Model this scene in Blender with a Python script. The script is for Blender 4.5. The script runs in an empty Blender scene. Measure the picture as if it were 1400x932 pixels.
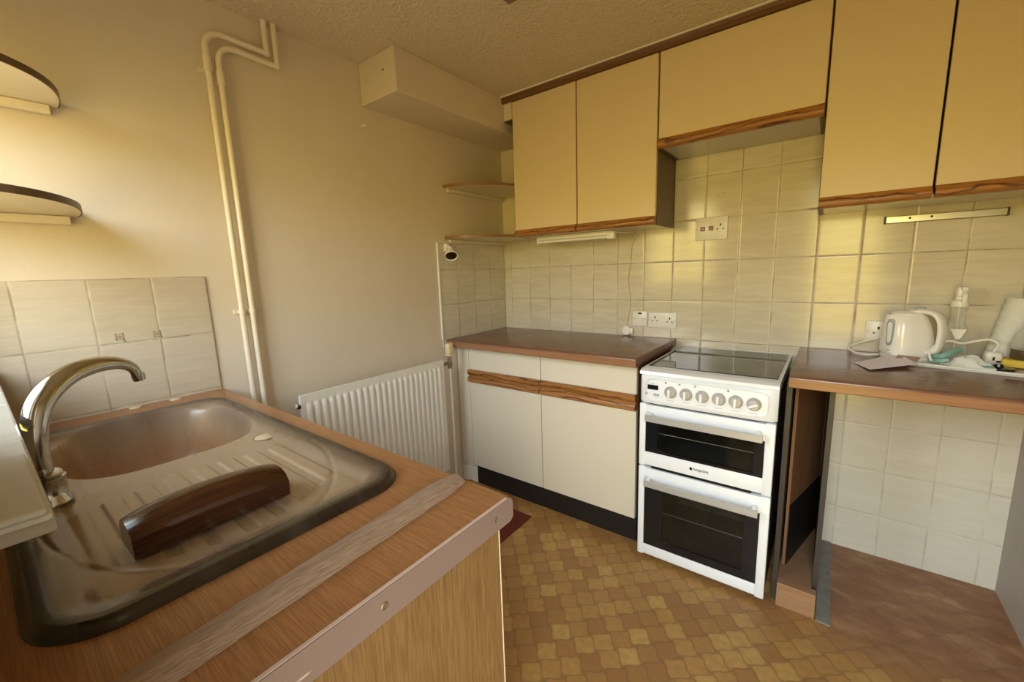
import bpy, bmesh, math, random
from math import sin, cos, pi, radians, sqrt
from mathutils import Vector, Matrix
random.seed(7)
SC = bpy.context.scene
COL = SC.collection

# ------------------------------------------------------------------ materials
class NT:
    def __init__(s, name):
        s.m = bpy.data.materials.new(name); s.m.use_nodes = True
        s.t = s.m.node_tree; s.t.nodes.clear()
        s.out = s.t.nodes.new('ShaderNodeOutputMaterial')
    def n(s, typ, **kw):
        nd = s.t.nodes.new('ShaderNode' + typ)
        for k, v in kw.items():
            if k.startswith('i_'):
                nd.inputs[k[2:].replace('_', ' ')].default_value = v
            else:
                setattr(nd, k, v)
        return nd
    def l(s, a, b): s.t.links.new(a, b)
    def val(s, x, sock):
        if isinstance(x, (int, float)): sock.default_value = x
        else: s.l(x, sock)
    def math(s, op, a, b=0.0, c=None):
        nd = s.n('Math', operation=op); s.val(a, nd.inputs[0]); s.val(b, nd.inputs[1])
        if c is not None: s.val(c, nd.inputs[2])
        return nd.outputs[0]
    def mix(s, f, a, b, bt='MIX'):
        nd = s.n('MixRGB', blend_type=bt); s.val(f, nd.inputs[0])
        for i, x in ((1, a), (2, b)):
            if isinstance(x, tuple): nd.inputs[i].default_value = (*x[:3], 1)
            else: s.l(x, nd.inputs[i])
        return nd.outputs[0]
    def pos(s):
        return s.n('TexCoord').outputs['Object']
    def xyz(s, v):
        nd = s.n('SeparateXYZ'); s.l(v, nd.inputs[0]); return nd.outputs
    def comb(s, x, y, z):
        nd = s.n('CombineXYZ')
        for i, v in enumerate((x, y, z)): s.val(v, nd.inputs[i])
        return nd.outputs[0]
    def mapping(s, v, scale=(1, 1, 1), rot=(0, 0, 0), loc=(0, 0, 0)):
        nd = s.n('Mapping'); s.l(v, nd.inputs[0])
        nd.inputs['Scale'].default_value = scale; nd.inputs['Rotation'].default_value = rot; nd.inputs['Location'].default_value = loc
        return nd.outputs[0]
    def noise(s, v, scale, detail=3, rough=.5, dist=0):
        nd = s.n('TexNoise'); s.l(v, nd.inputs['Vector'])
        nd.inputs['Scale'].default_value = scale; nd.inputs['Detail'].default_value = detail
        nd.inputs['Roughness'].default_value = rough; nd.inputs['Distortion'].default_value = dist
        return nd.outputs['Fac']
    def white(s, v):
        nd = s.n('TexWhiteNoise', noise_dimensions='3D'); s.l(v, nd.inputs['Vector']); return nd.outputs['Value']
    def ramp(s, f, stops, interp='LINEAR'):
        nd = s.n('ValToRGB'); s.l(f, nd.inputs[0]); cr = nd.color_ramp; cr.interpolation = interp
        while len(cr.elements) < len(stops): cr.elements.new(.5)
        for e, (p, c) in zip(cr.elements, stops):
            e.position = p; e.color = (*c, 1) if isinstance(c, tuple) else (c, c, c, 1)
        return nd.outputs[0]
    def bump(s, h, strength=.3, dist=.002):
        nd = s.n('Bump'); s.l(h, nd.inputs['Height'])
        nd.inputs['Strength'].default_value = strength; nd.inputs['Distance'].default_value = dist
        return nd.outputs[0]
    def bsdf(s, color, rough=.5, spec=.5, metal=0, normal=None, **kw):
        b = s.n('BsdfPrincipled')
        if isinstance(color, tuple): b.inputs['Base Color'].default_value = (*color[:3], 1)
        else: s.l(color, b.inputs['Base Color'])
        s.val(rough, b.inputs['Roughness']); b.inputs['Specular IOR Level'].default_value = spec
        b.inputs['Metallic'].default_value = metal
        if normal is not None: s.l(normal, b.inputs['Normal'])
        for k, v in kw.items(): b.inputs[k.replace('_', ' ')].default_value = v
        s.l(b.outputs[0], s.out.inputs[0]); return b

def plain(name, color, rough=.5, spec=.5, metal=0, var=.06, scale=40, bump=0, **kw):
    t = NT(name); p = t.pos(); n = t.noise(p, scale, 4)
    c = t.mix(n, tuple(x * (1 - var) for x in color), tuple(min(1, x * (1 + var)) for x in color))
    nm = t.bump(n, bump, .002) if bump else None
    t.bsdf(c, rough, spec, metal, nm, **kw); return t.m

def paint_wall(name, base, bumps=.25, scale=220):
    t = NT(name); p = t.pos()
    big = t.noise(p, 2.2, 4, .6); fine = t.noise(p, scale, 2)
    c = t.mix(t.ramp(big, [(.3, 0.), (.75, 1.)]), tuple(x * .93 for x in base), base)
    sp = t.noise(p, 30, 6, .75)
    c = t.mix(t.ramp(sp, [(.69, 0.), (.74, .25)]), c, tuple(x * .55 for x in base))
    t.bsdf(c, .6, .35, 0, t.bump(fine, bumps, .0015)); return t.m

def tile_mat(name, axis, u0, v0, pu=.15, pv=.2008, base=(.64, .585, .455), vlow=None):
    """glazed cream tiles with soft horizontal streaks; joints at u0 + k*pu, v0 + k*pv"""
    t = NT(name); p = t.pos(); X = t.xyz(p)
    u = t.math('DIVIDE', t.math('SUBTRACT', X[axis], u0), pu)
    z = X[2]
    if vlow is not None:
        low = t.math('LESS_THAN', z, .87)
        off = t.math('ADD', v0, t.math('MULTIPLY', low, vlow - v0))
        v = t.math('DIVIDE', t.math('SUBTRACT', z, off), pv)
    else:
        v = t.math('DIVIDE', t.math('SUBTRACT', z, v0), pv)
    fu = t.math('FRACT', u); fv = t.math('FRACT', v)
    du = t.math('MULTIPLY', t.math('MINIMUM', fu, t.math('SUBTRACT', 1., fu)), pu)
    dv = t.math('MULTIPLY', t.math('MINIMUM', fv, t.math('SUBTRACT', 1., fv)), pv)
    d = t.math('MINIMUM', du, dv)
    cell = t.comb(t.math('FLOOR', u), t.math('FLOOR', v), 3.3)
    rnd = t.white(cell)
    sv = t.mapping(p, (7, 7, 60)); 
    add = t.n('VectorMath', operation='ADD'); t.l(sv, add.inputs[0])
    sc = t.n('VectorMath', operation='SCALE'); t.l(cell, sc.inputs[0]); sc.inputs[3].default_value = 5.3; t.l(sc.outputs[0], add.inputs[1])
    st = t.noise(add.outputs[0], 1.0, 5, .62, .6)
    cl = t.noise(add.outputs[0], .35, 3, .5, .3)
    c = t.mix(t.ramp(st, [(.3, 0.), (.7, 1.)]), tuple(x * .91 for x in base), tuple(min(1, x * 1.08) for x in base))
    c = t.mix(t.ramp(cl, [(.35, .22), (.65, 0.)]), c, (.45, .37, .24))
    c = t.mix(t.math('MULTIPLY', rnd, .16), c, (.80, .74, .62))
    gr = t.ramp(d, [(.0009, 1.), (.0019, 0.)])
    gn = t.noise(p, 9, 4, .6)
    gcol = t.mix(t.ramp(gn, [(.4, 0.), (.62, 1.)]), (.27, .21, .13), (.60, .54, .40))
    c = t.mix(gr, c, gcol)
    if vlow is not None:
        c = t.mix(t.math('MULTIPLY', low, .45), c, (.72, .71, .66))  # whiter daylight low on the wall painted into tiles; joints paler too
    h = t.math('ADD', t.ramp(d, [(.0, 0.), (.005, 1.)]), t.math('MULTIPLY', st, .04))
    rg = t.math('ADD', .14, t.math('MULTIPLY', gr, .5))
    t.bsdf(c, rg, .5, 0, t.bump(h, .5, .002)); return t.m

def wood(name, dark, light, axis=0, scale=1., rough=.4, contrast=(.3, .7), grain=1.0, spec=.45, pores=.5, bump=.15):
    """straight grain running along `axis`"""
    t = NT(name); p = t.pos()
    s = [42 * scale] * 3; s[axis] = 2.0 * scale
    n1 = t.noise(t.mapping(p, tuple(s)), 1.0, 5, .6, 1.2 * grain)
    s2 = [260 * scale] * 3; s2[axis] = 9 * scale
    n2 = t.noise(t.mapping(p, tuple(s2)), 1.0, 2, .5)
    c = t.mix(t.ramp(n1, [(contrast[0], 0.), (contrast[1], 1.)]), dark, light)
    c = t.mix(t.math('MULTIPLY', t.ramp(n2, [(.42, 1.), (.56, 0.)]), pores), c, tuple(x * .55 for x in dark))
    t.bsdf(c, rough, spec, 0, t.bump(n2, bump, .001)); return t.m

def figured(name, dark, light, rough=.35):
    """orange timber with the thick dark wandering figure of the door handles"""
    t = NT(name); p = t.pos(); X = t.xyz(p)
    wob = t.noise(t.mapping(p, (4.2, 4.2, 12)), 1.0, 3, .55)
    zz = t.math('ADD', t.math('MULTIPLY', X[2], 38.), t.math('MULTIPLY', wob, 3.6))
    f = t.math('ABSOLUTE', t.math('SUBTRACT', t.math('FRACT', zz), .5))
    fine = t.noise(t.mapping(p, (7, 200, 260)), 1., 3)
    c = t.mix(t.ramp(f, [(.02, 0.), (.16, 1.)]), dark, light)
    c = t.mix(t.math('MULTIPLY', t.ramp(fine, [(.4, 1.), (.6, 0.)]), .35), c, dark)
    t.bsdf(c, rough, .5, 0, t.bump(fine, .1, .001)); return t.m

def laminate(name, base, rough=.22):
    t = NT(name); p = t.pos()
    a = t.noise(t.mapping(p, (6, 30, 30)), 1.0, 6, .7, .8); b = t.noise(p, 3.5, 4, .6)
    c = t.mix(t.ramp(a, [(.3, 0.), (.7, 1.)]), tuple(x * .72 for x in base), tuple(x * 1.2 for x in base))
    rg = t.math('ADD', rough, t.math('MULTIPLY', t.ramp(b, [(.4, 0.), (.7, 1.)]), .14))
    t.bsdf(c, rg, .5, 0, t.bump(a, .03, .001)); return t.m

def floor_mat():
    t = NT('vinyl_floor'); p = t.pos(); X = t.xyz(p)
    k = 1 / sqrt(2)
    a0 = t.math('MULTIPLY', t.math('SUBTRACT', X[0], X[1]), k / .0665)
    b0 = t.math('MULTIPLY', t.math('ADD', X[0], X[1]), k / .0665)
    a = t.math('ADD', a0, t.math('MULTIPLY', t.math('SINE', t.math('MULTIPLY', b0, 2 * pi)), .055))
    b = t.math('ADD', b0, t.math('MULTIPLY', t.math('SINE', t.math('MULTIPLY', a0, 2 * pi)), -.055))
    fa = t.math('FRACT', a); fb = t.math('FRACT', b)
    # rounded cell: superellipse distance
    ea = t.math('POWER', t.math('ABSOLUTE', t.math('MULTIPLY', t.math('SUBTRACT', fa, .5), 2.)), 5.)
    eb = t.math('POWER', t.math('ABSOLUTE', t.math('MULTIPLY', t.math('SUBTRACT', fb, .5), 2.)), 5.)
    e = t.math('ADD', ea, eb)
    cell = t.comb(t.math('FLOOR', a), t.math('FLOOR', b), 1.7)
    r = t.white(cell)
    mot = t.noise(p, 38, 5, .65); big = t.noise(p, 1.9, 3, .5)
    c = t.ramp(r, [(.0, (.38, .185, .058)), (.4, (.48, .255, .074)), (.75, (.54, .305, .088)), (1., (.64, .41, .125))])
    c = t.mix(t.ramp(mot, [(.35, .45), (.65, 0.)]), c, (.30, .16, .06))
    c = t.mix(t.ramp(big, [(.35, .35), (.6, 0.)]), c, (.30, .15, .055))
    g = t.ramp(e, [(.45, 0.), (.9, .55)])
    c = t.mix(g, c, (.24, .13, .05))
    # older worn red brown covering beyond the concrete strip
    m = t.math('MULTIPLY', t.ramp(t.math('ADD', X[0], t.math('MULTIPLY', t.noise(p, 12, 3), .03)), [(0, 0.), (1., 1.)]) if 0 else t.math('GREATER_THAN', X[0], 1.845), t.ramp(t.math('ADD', t.math('ADD', X[1], 1.), t.math('MULTIPLY', t.noise(p, 12, 4), .12)), [(.36, 0.), (.56, 1.)]))
    ov = t.noise(t.mapping(p, (9, 17, 1), (0, 0, .9)), 1., 3, .5, .5)
    oc = t.ramp(ov, [(.36, (.24, .10, .05)), (.55, (.31, .145, .075)), (.66, (.40, .23, .13))])
    oc = t.mix(t.ramp(t.noise(p, 60, 5, .7), [(.55, 0.), (.75, .35)]), oc, (.5, .42, .35))
    oc = t.mix(.22, oc, c)
    c = t.mix(m, c, oc)
    rg = t.math('ADD', .30, t.math('MULTIPLY', mot, .25))
    t.bsdf(c, rg, .4, 0, t.bump(t.ramp(e, [(.4, 1.), (1., 0.)]), .25, .002)); return t.m

def sink_mat():
    """beige enamel shading to a dark brown rim (the sink's own two-tone colour)"""
    t = NT('two_tone_enamel'); p = t.pos(); X = t.xyz(p)
    cx, cy, hx, hy, R = .64, -2.015, .50, .25, .09
    qx = t.math('MAXIMUM', t.math('SUBTRACT', t.math('ABSOLUTE', t.math('SUBTRACT', X[0], cx)), hx - R), 0.)
    qy = t.math('MAXIMUM', t.math('SUBTRACT', t.math('ABSOLUTE', t.math('SUBTRACT', X[1], cy)), hy - R), 0.)
    d = t.math('SUBTRACT', R, t.math('SQRT', t.math('ADD', t.math('MULTIPLY', qx, qx), t.math('MULTIPLY', qy, qy))))
    n = t.noise(p, 9, 5, .6)
    d = t.math('ADD', d, t.math('MULTIPLY', t.math('SUBTRACT', n, .5), .006))
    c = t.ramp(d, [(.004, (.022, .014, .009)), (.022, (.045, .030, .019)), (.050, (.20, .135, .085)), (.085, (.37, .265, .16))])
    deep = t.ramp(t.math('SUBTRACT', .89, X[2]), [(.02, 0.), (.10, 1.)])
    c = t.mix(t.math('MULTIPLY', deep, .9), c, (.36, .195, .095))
    sm = t.noise(t.mapping(p, (3, 9, 3)), 2., 2, .5, 0)
    c = t.mix(t.ramp(sm, [(.5, 0.), (.8, .12)]), c, (.55, .47, .36))
    rg = t.math('ADD', .26, t.math('MULTIPLY', t.ramp(sm, [(.4, 0.), (.7, 1.)]), .08))
    t.bsdf(c, rg, .5, 0); return t.m

def clear_plastic(name, col=(.9, .9, .85), a=.75):
    t = NT(name)
    tr = t.n('BsdfTransparent'); tr.inputs[0].default_value = (*col, 1)
    gl = t.n('BsdfPrincipled'); gl.inputs['Base Color'].default_value = (*col, 1); gl.inputs['Roughness'].default_value = .12
    nz = t.noise(t.pos(), 30, 2)
    lw = t.n('LayerWeight'); lw.inputs[0].default_value = .35
    f = t.math('ADD', t.math('ADD', 1 - a - .06, t.math('MULTIPLY', lw.outputs['Facing'], .45)), t.math('MULTIPLY', nz, .12))
    mx = t.n('MixShader'); t.l(f, mx.inputs[0]); t.l(tr.outputs[0], mx.inputs[1]); t.l(gl.outputs[0], mx.inputs[2])
    t.l(mx.outputs[0], t.out.inputs[0]); return t.m

def oven_glass():
    t = NT('smoked_oven_glass')
    tr = t.n('BsdfTransparent'); tr.inputs[0].default_value = (.62, .62, .60, 1)
    gl = t.n('BsdfGlossy'); gl.inputs['Roughness'].default_value = .05; gl.inputs[0].default_value = (.8, .85, .9, 1)
    fr = t.n('Fresnel'); fr.inputs[0].default_value = 1.5
    sm = t.noise(t.mapping(t.pos(), (9, 9, 20)), 2., 6, .7, 1.)
    d = t.n('BsdfDiffuse'); d.inputs[0].default_value = (.35, .34, .32, 1)
    m0 = t.n('MixShader'); t.l(t.ramp(sm, [(.6, .0), (.8, .10)]), m0.inputs[0]); t.l(tr.outputs[0], m0.inputs[1]); t.l(d.outputs[0], m0.inputs[2])
    mx = t.n('MixShader'); t.l(fr.outputs[0], mx.inputs[0]); t.l(m0.outputs[0], mx.inputs[1]); t.l(gl.outputs[0], mx.inputs[2])
    t.l(mx.outputs[0], t.out.inputs[0]); return t.m

M = {}
CREAM_WALL = (.69, .60, .46)
M['wall'] = paint_wall('cream_wall_paint', CREAM_WALL, .18, 160)
M['wall_r'] = paint_wall('greige_wall_paint', (.56, .50, .44), .25)
def ceiling_mat():
    t = NT('stippled_ceiling'); p = t.pos()
    v = t.n('TexVoronoi', feature='SMOOTH_F1'); t.l(p, v.inputs['Vector']); v.inputs['Scale'].default_value = 75
    n = t.noise(p, 55, 3, .6, 1.5)
    h = t.math('ADD', t.math('MULTIPLY', v.outputs['Distance'], .8), n)
    t.bsdf((.69, .60, .45), .42, .4, 0, t.bump(h, .8, .009)); return t.m
M['ceil'] = ceiling_mat()
M['floor'] = floor_mat()
M['tile_back'] = tile_mat('glazed_tiles_back', 0, .2058, 1.3043, vlow=.5884)
M['tile_left'] = tile_mat('glazed_tiles_corner', 1, -.157, 1.3043)
M['tile_sink'] = tile_mat('glazed_tiles_sink', 1, -1.718, 1.3014, pv=.2008, base=(.52, .44, .32))
M['tile_sill'] = tile_mat('glazed_tiles_sill', 0, .10, 1.0, pu=.15, pv=9, base=(.36, .35, .33))
M['gloss_cream'] = plain('cream_gloss_paint', (.70, .62, .47), .3, .5)
M['pipe'] = plain('cream_pipe_paint', (.74, .66, .50), .35, .5, bump=.05)
M['white_paint'] = plain('white_paint', (.80, .78, .70), .4)
M['rad'] = plain('radiator_enamel', (.80, .77, .67), .32, .5, var=.02)
M['door'] = plain('cream_cabinet_door', (.68, .56, .36), .42, .4, var=.035, scale=500, bump=.03)  # yellower copy of the base door cream: warm light up high painted in
M['door_low'] = plain('cream_base_door', (.74, .67, .53), .42, .4, var=.035, scale=500, bump=.03)  # same cream, with the whiter light lower down painted in
M['carcass'] = plain('brown_carcass', (.13, .080, .045), .4, .4, var=.15)
M['carcass_pale'] = plain('pale_carcass_underside', (.56, .52, .43), .18, .5)
M['shelf_edge'] = plain('brown_shelf_edge', (.24, .12, .045), .4)
M['cornice'] = wood('dark_cornice_wood', (.13, .058, .022), (.20, .095, .038), 0, 1., .35, pores=.25)
M['figured'] = figured('figured_orange_wood', (.10, .035, .010), (.40, .175, .048))
M['worktop'] = laminate('brown_laminate', (.18, .084, .052), .14)
M['worktop_edge'] = wood('brown_laminate_edge', (.27, .125, .060), (.36, .18, .09), 0, 1.5, .3, pores=.15)
M['oaktop'] = wood('oak_laminate_top', (.29, .122, .042), (.41, .20, .080), 0, 2.2, .28, (.30, .70), 2.6, pores=.4)
M['oakpanel'] = wood('oak_end_panel', (.20, .112, .044), (.29, .172, .070), 2, 1.7, .4, (.3, .7), 2.0, pores=.5)
M['oakraw'] = wood('brown_shelf_wood', (.30, .16, .08), (.40, .23, .12), 0, .7, .5, pores=.2)
M['brownboard'] = wood('brown_board', (.22, .105, .05), (.30, .15, .075), 2, .5, .5, pores=.2)
M['batten'] = wood('grey_brown_batten', (.31, .205, .13), (.40, .275, .18), 1, 3.4, .6, pores=.6, bump=.4)
def strip_mat():
    t = NT('mauve_painted_strip'); p = t.pos()
    n = t.noise(t.mapping(p, (60, 14, 110)), 1., 3, .6); b = t.noise(p, 9, 2)
    m = t.math('MULTIPLY', t.ramp(n, [(.70, 0.), (.73, .8)]), t.ramp(b, [(.45, 0.), (.6, 1.)]))
    t.bsdf(t.mix(m, (.225, .162, .145), (.6, .5, .42)), .4, .4); return t.m
M['mauve'] = strip_mat()
M['strip_lip'] = plain('worn_strip_lip', (.55, .40, .32), .4)
M['blockwood'] = wood('dark_varnished_block', (.030, .009, .004), (.095, .030, .011), 1, .9, .18, (.3, .75), 1., .6, pores=.4)
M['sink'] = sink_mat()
M['chrome'] = plain('chrome', (.50, .50, .49), .13, .5, 1, var=.03)
M['steel'] = plain('brushed_steel', (.55, .53, .46), .28, .5, 1, var=.1, scale=90)
M['handle'] = plain('satin_aluminium', (.56, .55, .54), .36, .5, .4, var=.03)
M['enamel'] = plain('white_enamel', (.86, .89, .92), .18, .5, var=.01)
M['hob'] = plain('black_ceramic_glass', (.012, .013, .014), .04, 1.0, var=.2)
M['black'] = plain('black_gloss', (.010, .011, .013), .12, .6, var=.2)
M['black_matt'] = plain('black_matt', (.018, .015, .013), .5, .3, var=.3, scale=12)
M['dark_panel'] = plain('dark_side_panel', (.050, .042, .036), .4, .4, var=.2, scale=12)
M['oven_in'] = plain('oven_cavity_enamel', (.26, .25, .22), .4, .4, var=.2)
M['ovenglass'] = oven_glass()
M['wire'] = plain('rack_wire', (.80, .78, .70), .3, .5, .5)
M['plastic'] = plain('white_plastic', (.80, .78, .72), .3, .5, var=.02)
M['kettle'] = plain('kettle_plastic', (.84, .82, .76), .18, .5, var=.015)
M['grey'] = plain('grey_plastic', (.30, .36, .38), .35)
M['grey_print'] = plain('pale_grey_print', (.42, .46, .50), .5)
M['red'] = plain('red_rocker', (.22, .015, .012), .25)
M['concrete'] = plain('bare_concrete', (.25, .24, .205), .85, .2, var=.35, scale=35, bump=.6)
M['mat'] = plain('red_brown_mat', (.15, .030, .018), .8, .2, var=.25, scale=90, bump=.5)
M['beige'] = plain('beige_plastic', (.60, .45, .28), .35)
M['trv'] = plain('aged_cream_plastic', (.72, .62, .36), .35)
M['brass'] = plain('dull_brass', (.35, .28, .18), .35, .5, .8, var=.2)
M['cloth'] = plain('white_cloth', (.62, .62, .61), .8, .2, var=.04, scale=60, bump=.2)
M['lavender'] = plain('lavender_paper', (.74, .66, .72), .6, .2, var=.03)
M['card'] = plain('brown_card', (.42, .27, .17), .6)
M['tissue'] = plain('paper_towel', (.72, .73, .66), .9, .1, var=.05, scale=120, bump=.4)
M['packet'] = plain('white_film_packet', (.80, .84, .80), .25, .5, var=.06, bump=.3)
M['teal'] = plain('teal_print', (.22, .42, .38), .3)
M['yellow'] = plain('yellow_sponge', (.72, .52, .08), .7, .2, var=.1, bump=.3)
M['brown_liquid'] = plain('brown_liquid', (.10, .065, .03), .25)
M['clear'] = clear_plastic('clear_plastic')
M['stain'] = plain('old_adhesive', (.33, .25, .15), .7)
M['lampblack'] = plain('lamp_inside', (.02, .008, .006), .2, .6)
M['light_grey'] = plain('dirty_grey_fitting', (.20, .15, .08), .5)

# ------------------------------------------------------------------ mesh helpers
def new(): return bmesh.new()
def setup(o, parent):
    COL.objects.link(o)
    if parent is not None:
        o.parent = parent
        w = Vector((0, 0, 0)); q = parent
        while q is not None: w += q.location; q = q.parent
        o.location = -w
def obj(name, bm, mat, parent=None, smooth=False, ang=35):
    bmesh.ops.recalc_face_normals(bm, faces=bm.faces)
    me = bpy.data.meshes.new(name); bm.to_mesh(me); bm.free()
    me.materials.append(M[mat] if isinstance(mat, str) else mat)
    o = bpy.data.objects.new(name, me); setup(o, parent)
    if smooth:
        me.polygons.foreach_set('use_smooth', [True] * len(me.polygons))
        try: me.set_sharp_from_angle(angle=radians(ang))
        except Exception: pass
    return o
def thing(name, label, cat, loc, group=None):
    o = bpy.data.objects.new(name, None); COL.objects.link(o); o.location = loc; o.empty_display_size = .05
    return tag(o, label, cat, group)
def tag(o, label, cat, group=None):
    o['label'] = label; o['category'] = cat
    if group: o['group'] = group
    return o
def struct(name, bm, mat, parent=None, smooth=False):
    o = obj(name, bm, mat, parent, smooth)
    if parent is None: o['kind'] = 'structure'
    return o
def box(bm, x0, x1, y0, y1, z0, z1, bev=0, seg=2, mtx=None):
    if x0 > x1: x0, x1 = x1, x0
    if y0 > y1: y0, y1 = y1, y0
    if z0 > z1: z0, z1 = z1, z0
    r = bmesh.ops.create_cube(bm, size=1)
    vs = r['verts']
    for v in vs:
        v.co = Vector(((x0 + x1) / 2 + v.co.x * (x1 - x0), (y0 + y1) / 2 + v.co.y * (y1 - y0), (z0 + z1) / 2 + v.co.z * (z1 - z0)))
    out = vs
    if bev:
        es = list({e for v in vs for e in v.link_edges})
        rr = bmesh.ops.bevel(bm, geom=es, offset=bev, segments=seg, profile=.5, affect='EDGES')
        out = list({v for f in rr['faces'] for v in f.verts} | {v for v in vs if v.is_valid})
    if mtx is not None:
        for v in out: v.co = mtx @ v.co
    return bm
def B(x0, x1, y0, y1, z0, z1, bev=0, seg=2): return box(new(), x0, x1, y0, y1, z0, z1, bev, seg)
def cyl(bm, p0, p1, r0, r1=None, seg=24, cap=True):
    r1 = r0 if r1 is None else r1
    p0, p1 = Vector(p0), Vector(p1); d = p1 - p0
    q = d.to_track_quat('Z', 'Y').to_matrix().to_4x4(); q.translation = (p0 + p1) / 2
    bmesh.ops.create_cone(bm, cap_ends=cap, segments=seg, radius1=r0, radius2=r1, depth=d.length, matrix=q)
    return bm
def tube(bm, pts, r, seg=12, flat=None, closed_ends=True):
    """sweep a circle (or ellipse r x flat) along pts; r may be a list"""
    P = [Vector(p) for p in pts]; n = len(P); rings = []
    T = [(P[min(i + 1, n - 1)] - P[max(i - 1, 0)]).normalized() for i in range(n)]
    up = Vector((0, 0, 1)) if abs(T[0].z) < .9 else Vector((1, 0, 0))
    N = (up - T[0] * up.dot(T[0])).normalized()
    for i in range(n):
        if i: N = (N - T[i] * N.dot(T[i])).normalized()
        Bn = T[i].cross(N); ri = r[i] if isinstance(r, (list, tuple)) else r
        fl = (flat[i] if isinstance(flat, (list, tuple)) else flat) if flat else ri
        rings.append([bm.verts.new(P[i] + N * cos(2 * pi * k / seg) * ri + Bn * sin(2 * pi * k / seg) * fl) for k in range(seg)])
    for a, b in zip(rings, rings[1:]):
        for k in range(seg): bm.faces.new((a[k], a[(k + 1) % seg], b[(k + 1) % seg], b[k]))
    if closed_ends: bm.faces.new(rings[0][::-1]); bm.faces.new(rings[-1])
    return bm
def smooth_path(pts, n=8):
    """Catmull-Rom"""
    P = [Vector(p) for p in pts]; P = [P[0] * 2 - P[1]] + P + [P[-1] * 2 - P[-2]]; out = []
    for i in range(1, len(P) - 2):
        for k in range(n):
            t = k / n; a, b, c, d = P[i - 1], P[i], P[i + 1], P[i + 2]
            out.append(.5 * ((2 * b) + (c - a) * t + (2 * a - 5 * b + 4 * c - d) * t * t + (3 * b - a - 3 * c + d) * t ** 3))
    out.append(P[-2]); return out
def lathe(bm, prof, c=(0, 0, 0), seg=32, mtx=None, sx=1, sy=1):
    rings = []
    for r, z in prof:
        ring = []
        for k in range(seg):
            v = Vector((r * sx * cos(2 * pi * k / seg), r * sy * sin(2 * pi * k / seg), z))
            if mtx is not None: v = mtx @ v
            ring.append(bm.verts.new(v + Vector(c)))
        rings.append(ring)
    for a, b in zip(rings, rings[1:]):
        for k in range(seg): bm.faces.new((a[k], a[(k + 1) % seg], b[(k + 1) % seg], b[k]))
    bm.faces.new(rings[0][::-1]); bm.faces.new(rings[-1])
    return bm
def prism(bm, poly, axis, a, b):
    """poly in the two other axes (order x,y,z without axis), extruded along axis a..b"""
    def mk(u, v, w):
        c = [u, v]; c.insert(axis, w); return bm.verts.new(c)
    A = [mk(u, v, a) for u, v in poly]; Bv = [mk(u, v, b) for u, v in poly]; n = len(poly)
    for i in range(n): bm.faces.new((A[i], A[(i + 1) % n], Bv[(i + 1) % n], Bv[i]))
    bm.faces.new(A[::-1]); bm.faces.new(Bv)
    return bm
def rrect(x0, x1, z0, z1, r, n=6):
    pts = []
    for cx, cz, a in ((x1 - r, z1 - r, 0), (x0 + r, z1 - r, 90), (x0 + r, z0 + r, 180), (x1 - r, z0 + r, 270)):
        for k in range(n + 1):
            t = radians(a + 90 * k / n); pts.append((cx + r * cos(t), cz + r * sin(t)))
    return pts

# calibrated sizes
V = .2008; ZA = 1.3043; ZT = .9045; XR = 2.36; CEIL = 2.226; YW = -2.312
# ------------------------------------------------------------------ setting
struct('floor', B(-.1, XR + .1, YW - .12, .12, -.10, 0), 'floor')
struct('ceiling', B(-.1, XR + .1, YW - .12, .12, CEIL, CEIL + .1), 'ceil')
wl = struct('wall_left', B(-.12, -.006, YW - .12, .12, 0, CEIL), 'wall')
obj('sink_splash_tiles', B(-.006, 0, YW, -1.718, .88, 1.3014, .0012, 1), 'tile_sink', wl)
obj('corner_splash_tiles', B(-.006, 0, -.600, 0, .86, 1.455), 'tile_left', wl)
obj('tile_edge_trim', B(-.006, .004, -.609, -.600, .905, 1.457, .002), 'white_paint', wl)
bm = new(); cyl(bm, (-.006, -1.019, 1.964), (.012, -1.019, 1.962), .004); lathe(bm, [(.007, 0), (.008, .003), (.003, .005)], (.012, -1.019, 1.964), 12, Matrix.Rotation(pi / 2, 4, 'Y'))
obj('wall_screw', bm, 'white_paint', wl, True)
wb = struct('wall_back', B(-.006, XR, .008, .12, 0, CEIL), 'wall')
bm = new(); box(bm, 0, XR, 0, .008, 0, 1.478); box(bm, 1.112, 1.70, 0, .008, 1.478, 1.80)
obj('wall_tiles', bm, 'tile_back', wb)
bm = new(); box(bm, 1.118, 1.66, -.0065, 0, .905, .912, .002, 1)
obj('sealant', bm, 'gloss_cream', wb)
bm = new(); box(bm, 1.305, 1.309, -.0006, .0, 1.601, 1.609); box(bm, 1.331, 1.336, -.0006, 0, 1.613, 1.616); box(bm, 1.311, 1.314, -.0006, 0, 1.598, 1.601)
obj('old_marks', bm, 'stain', wb)
struct('wall_right', B(XR, XR + .12, YW - .12, .12, 0, CEIL), 'wall_r')
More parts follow.
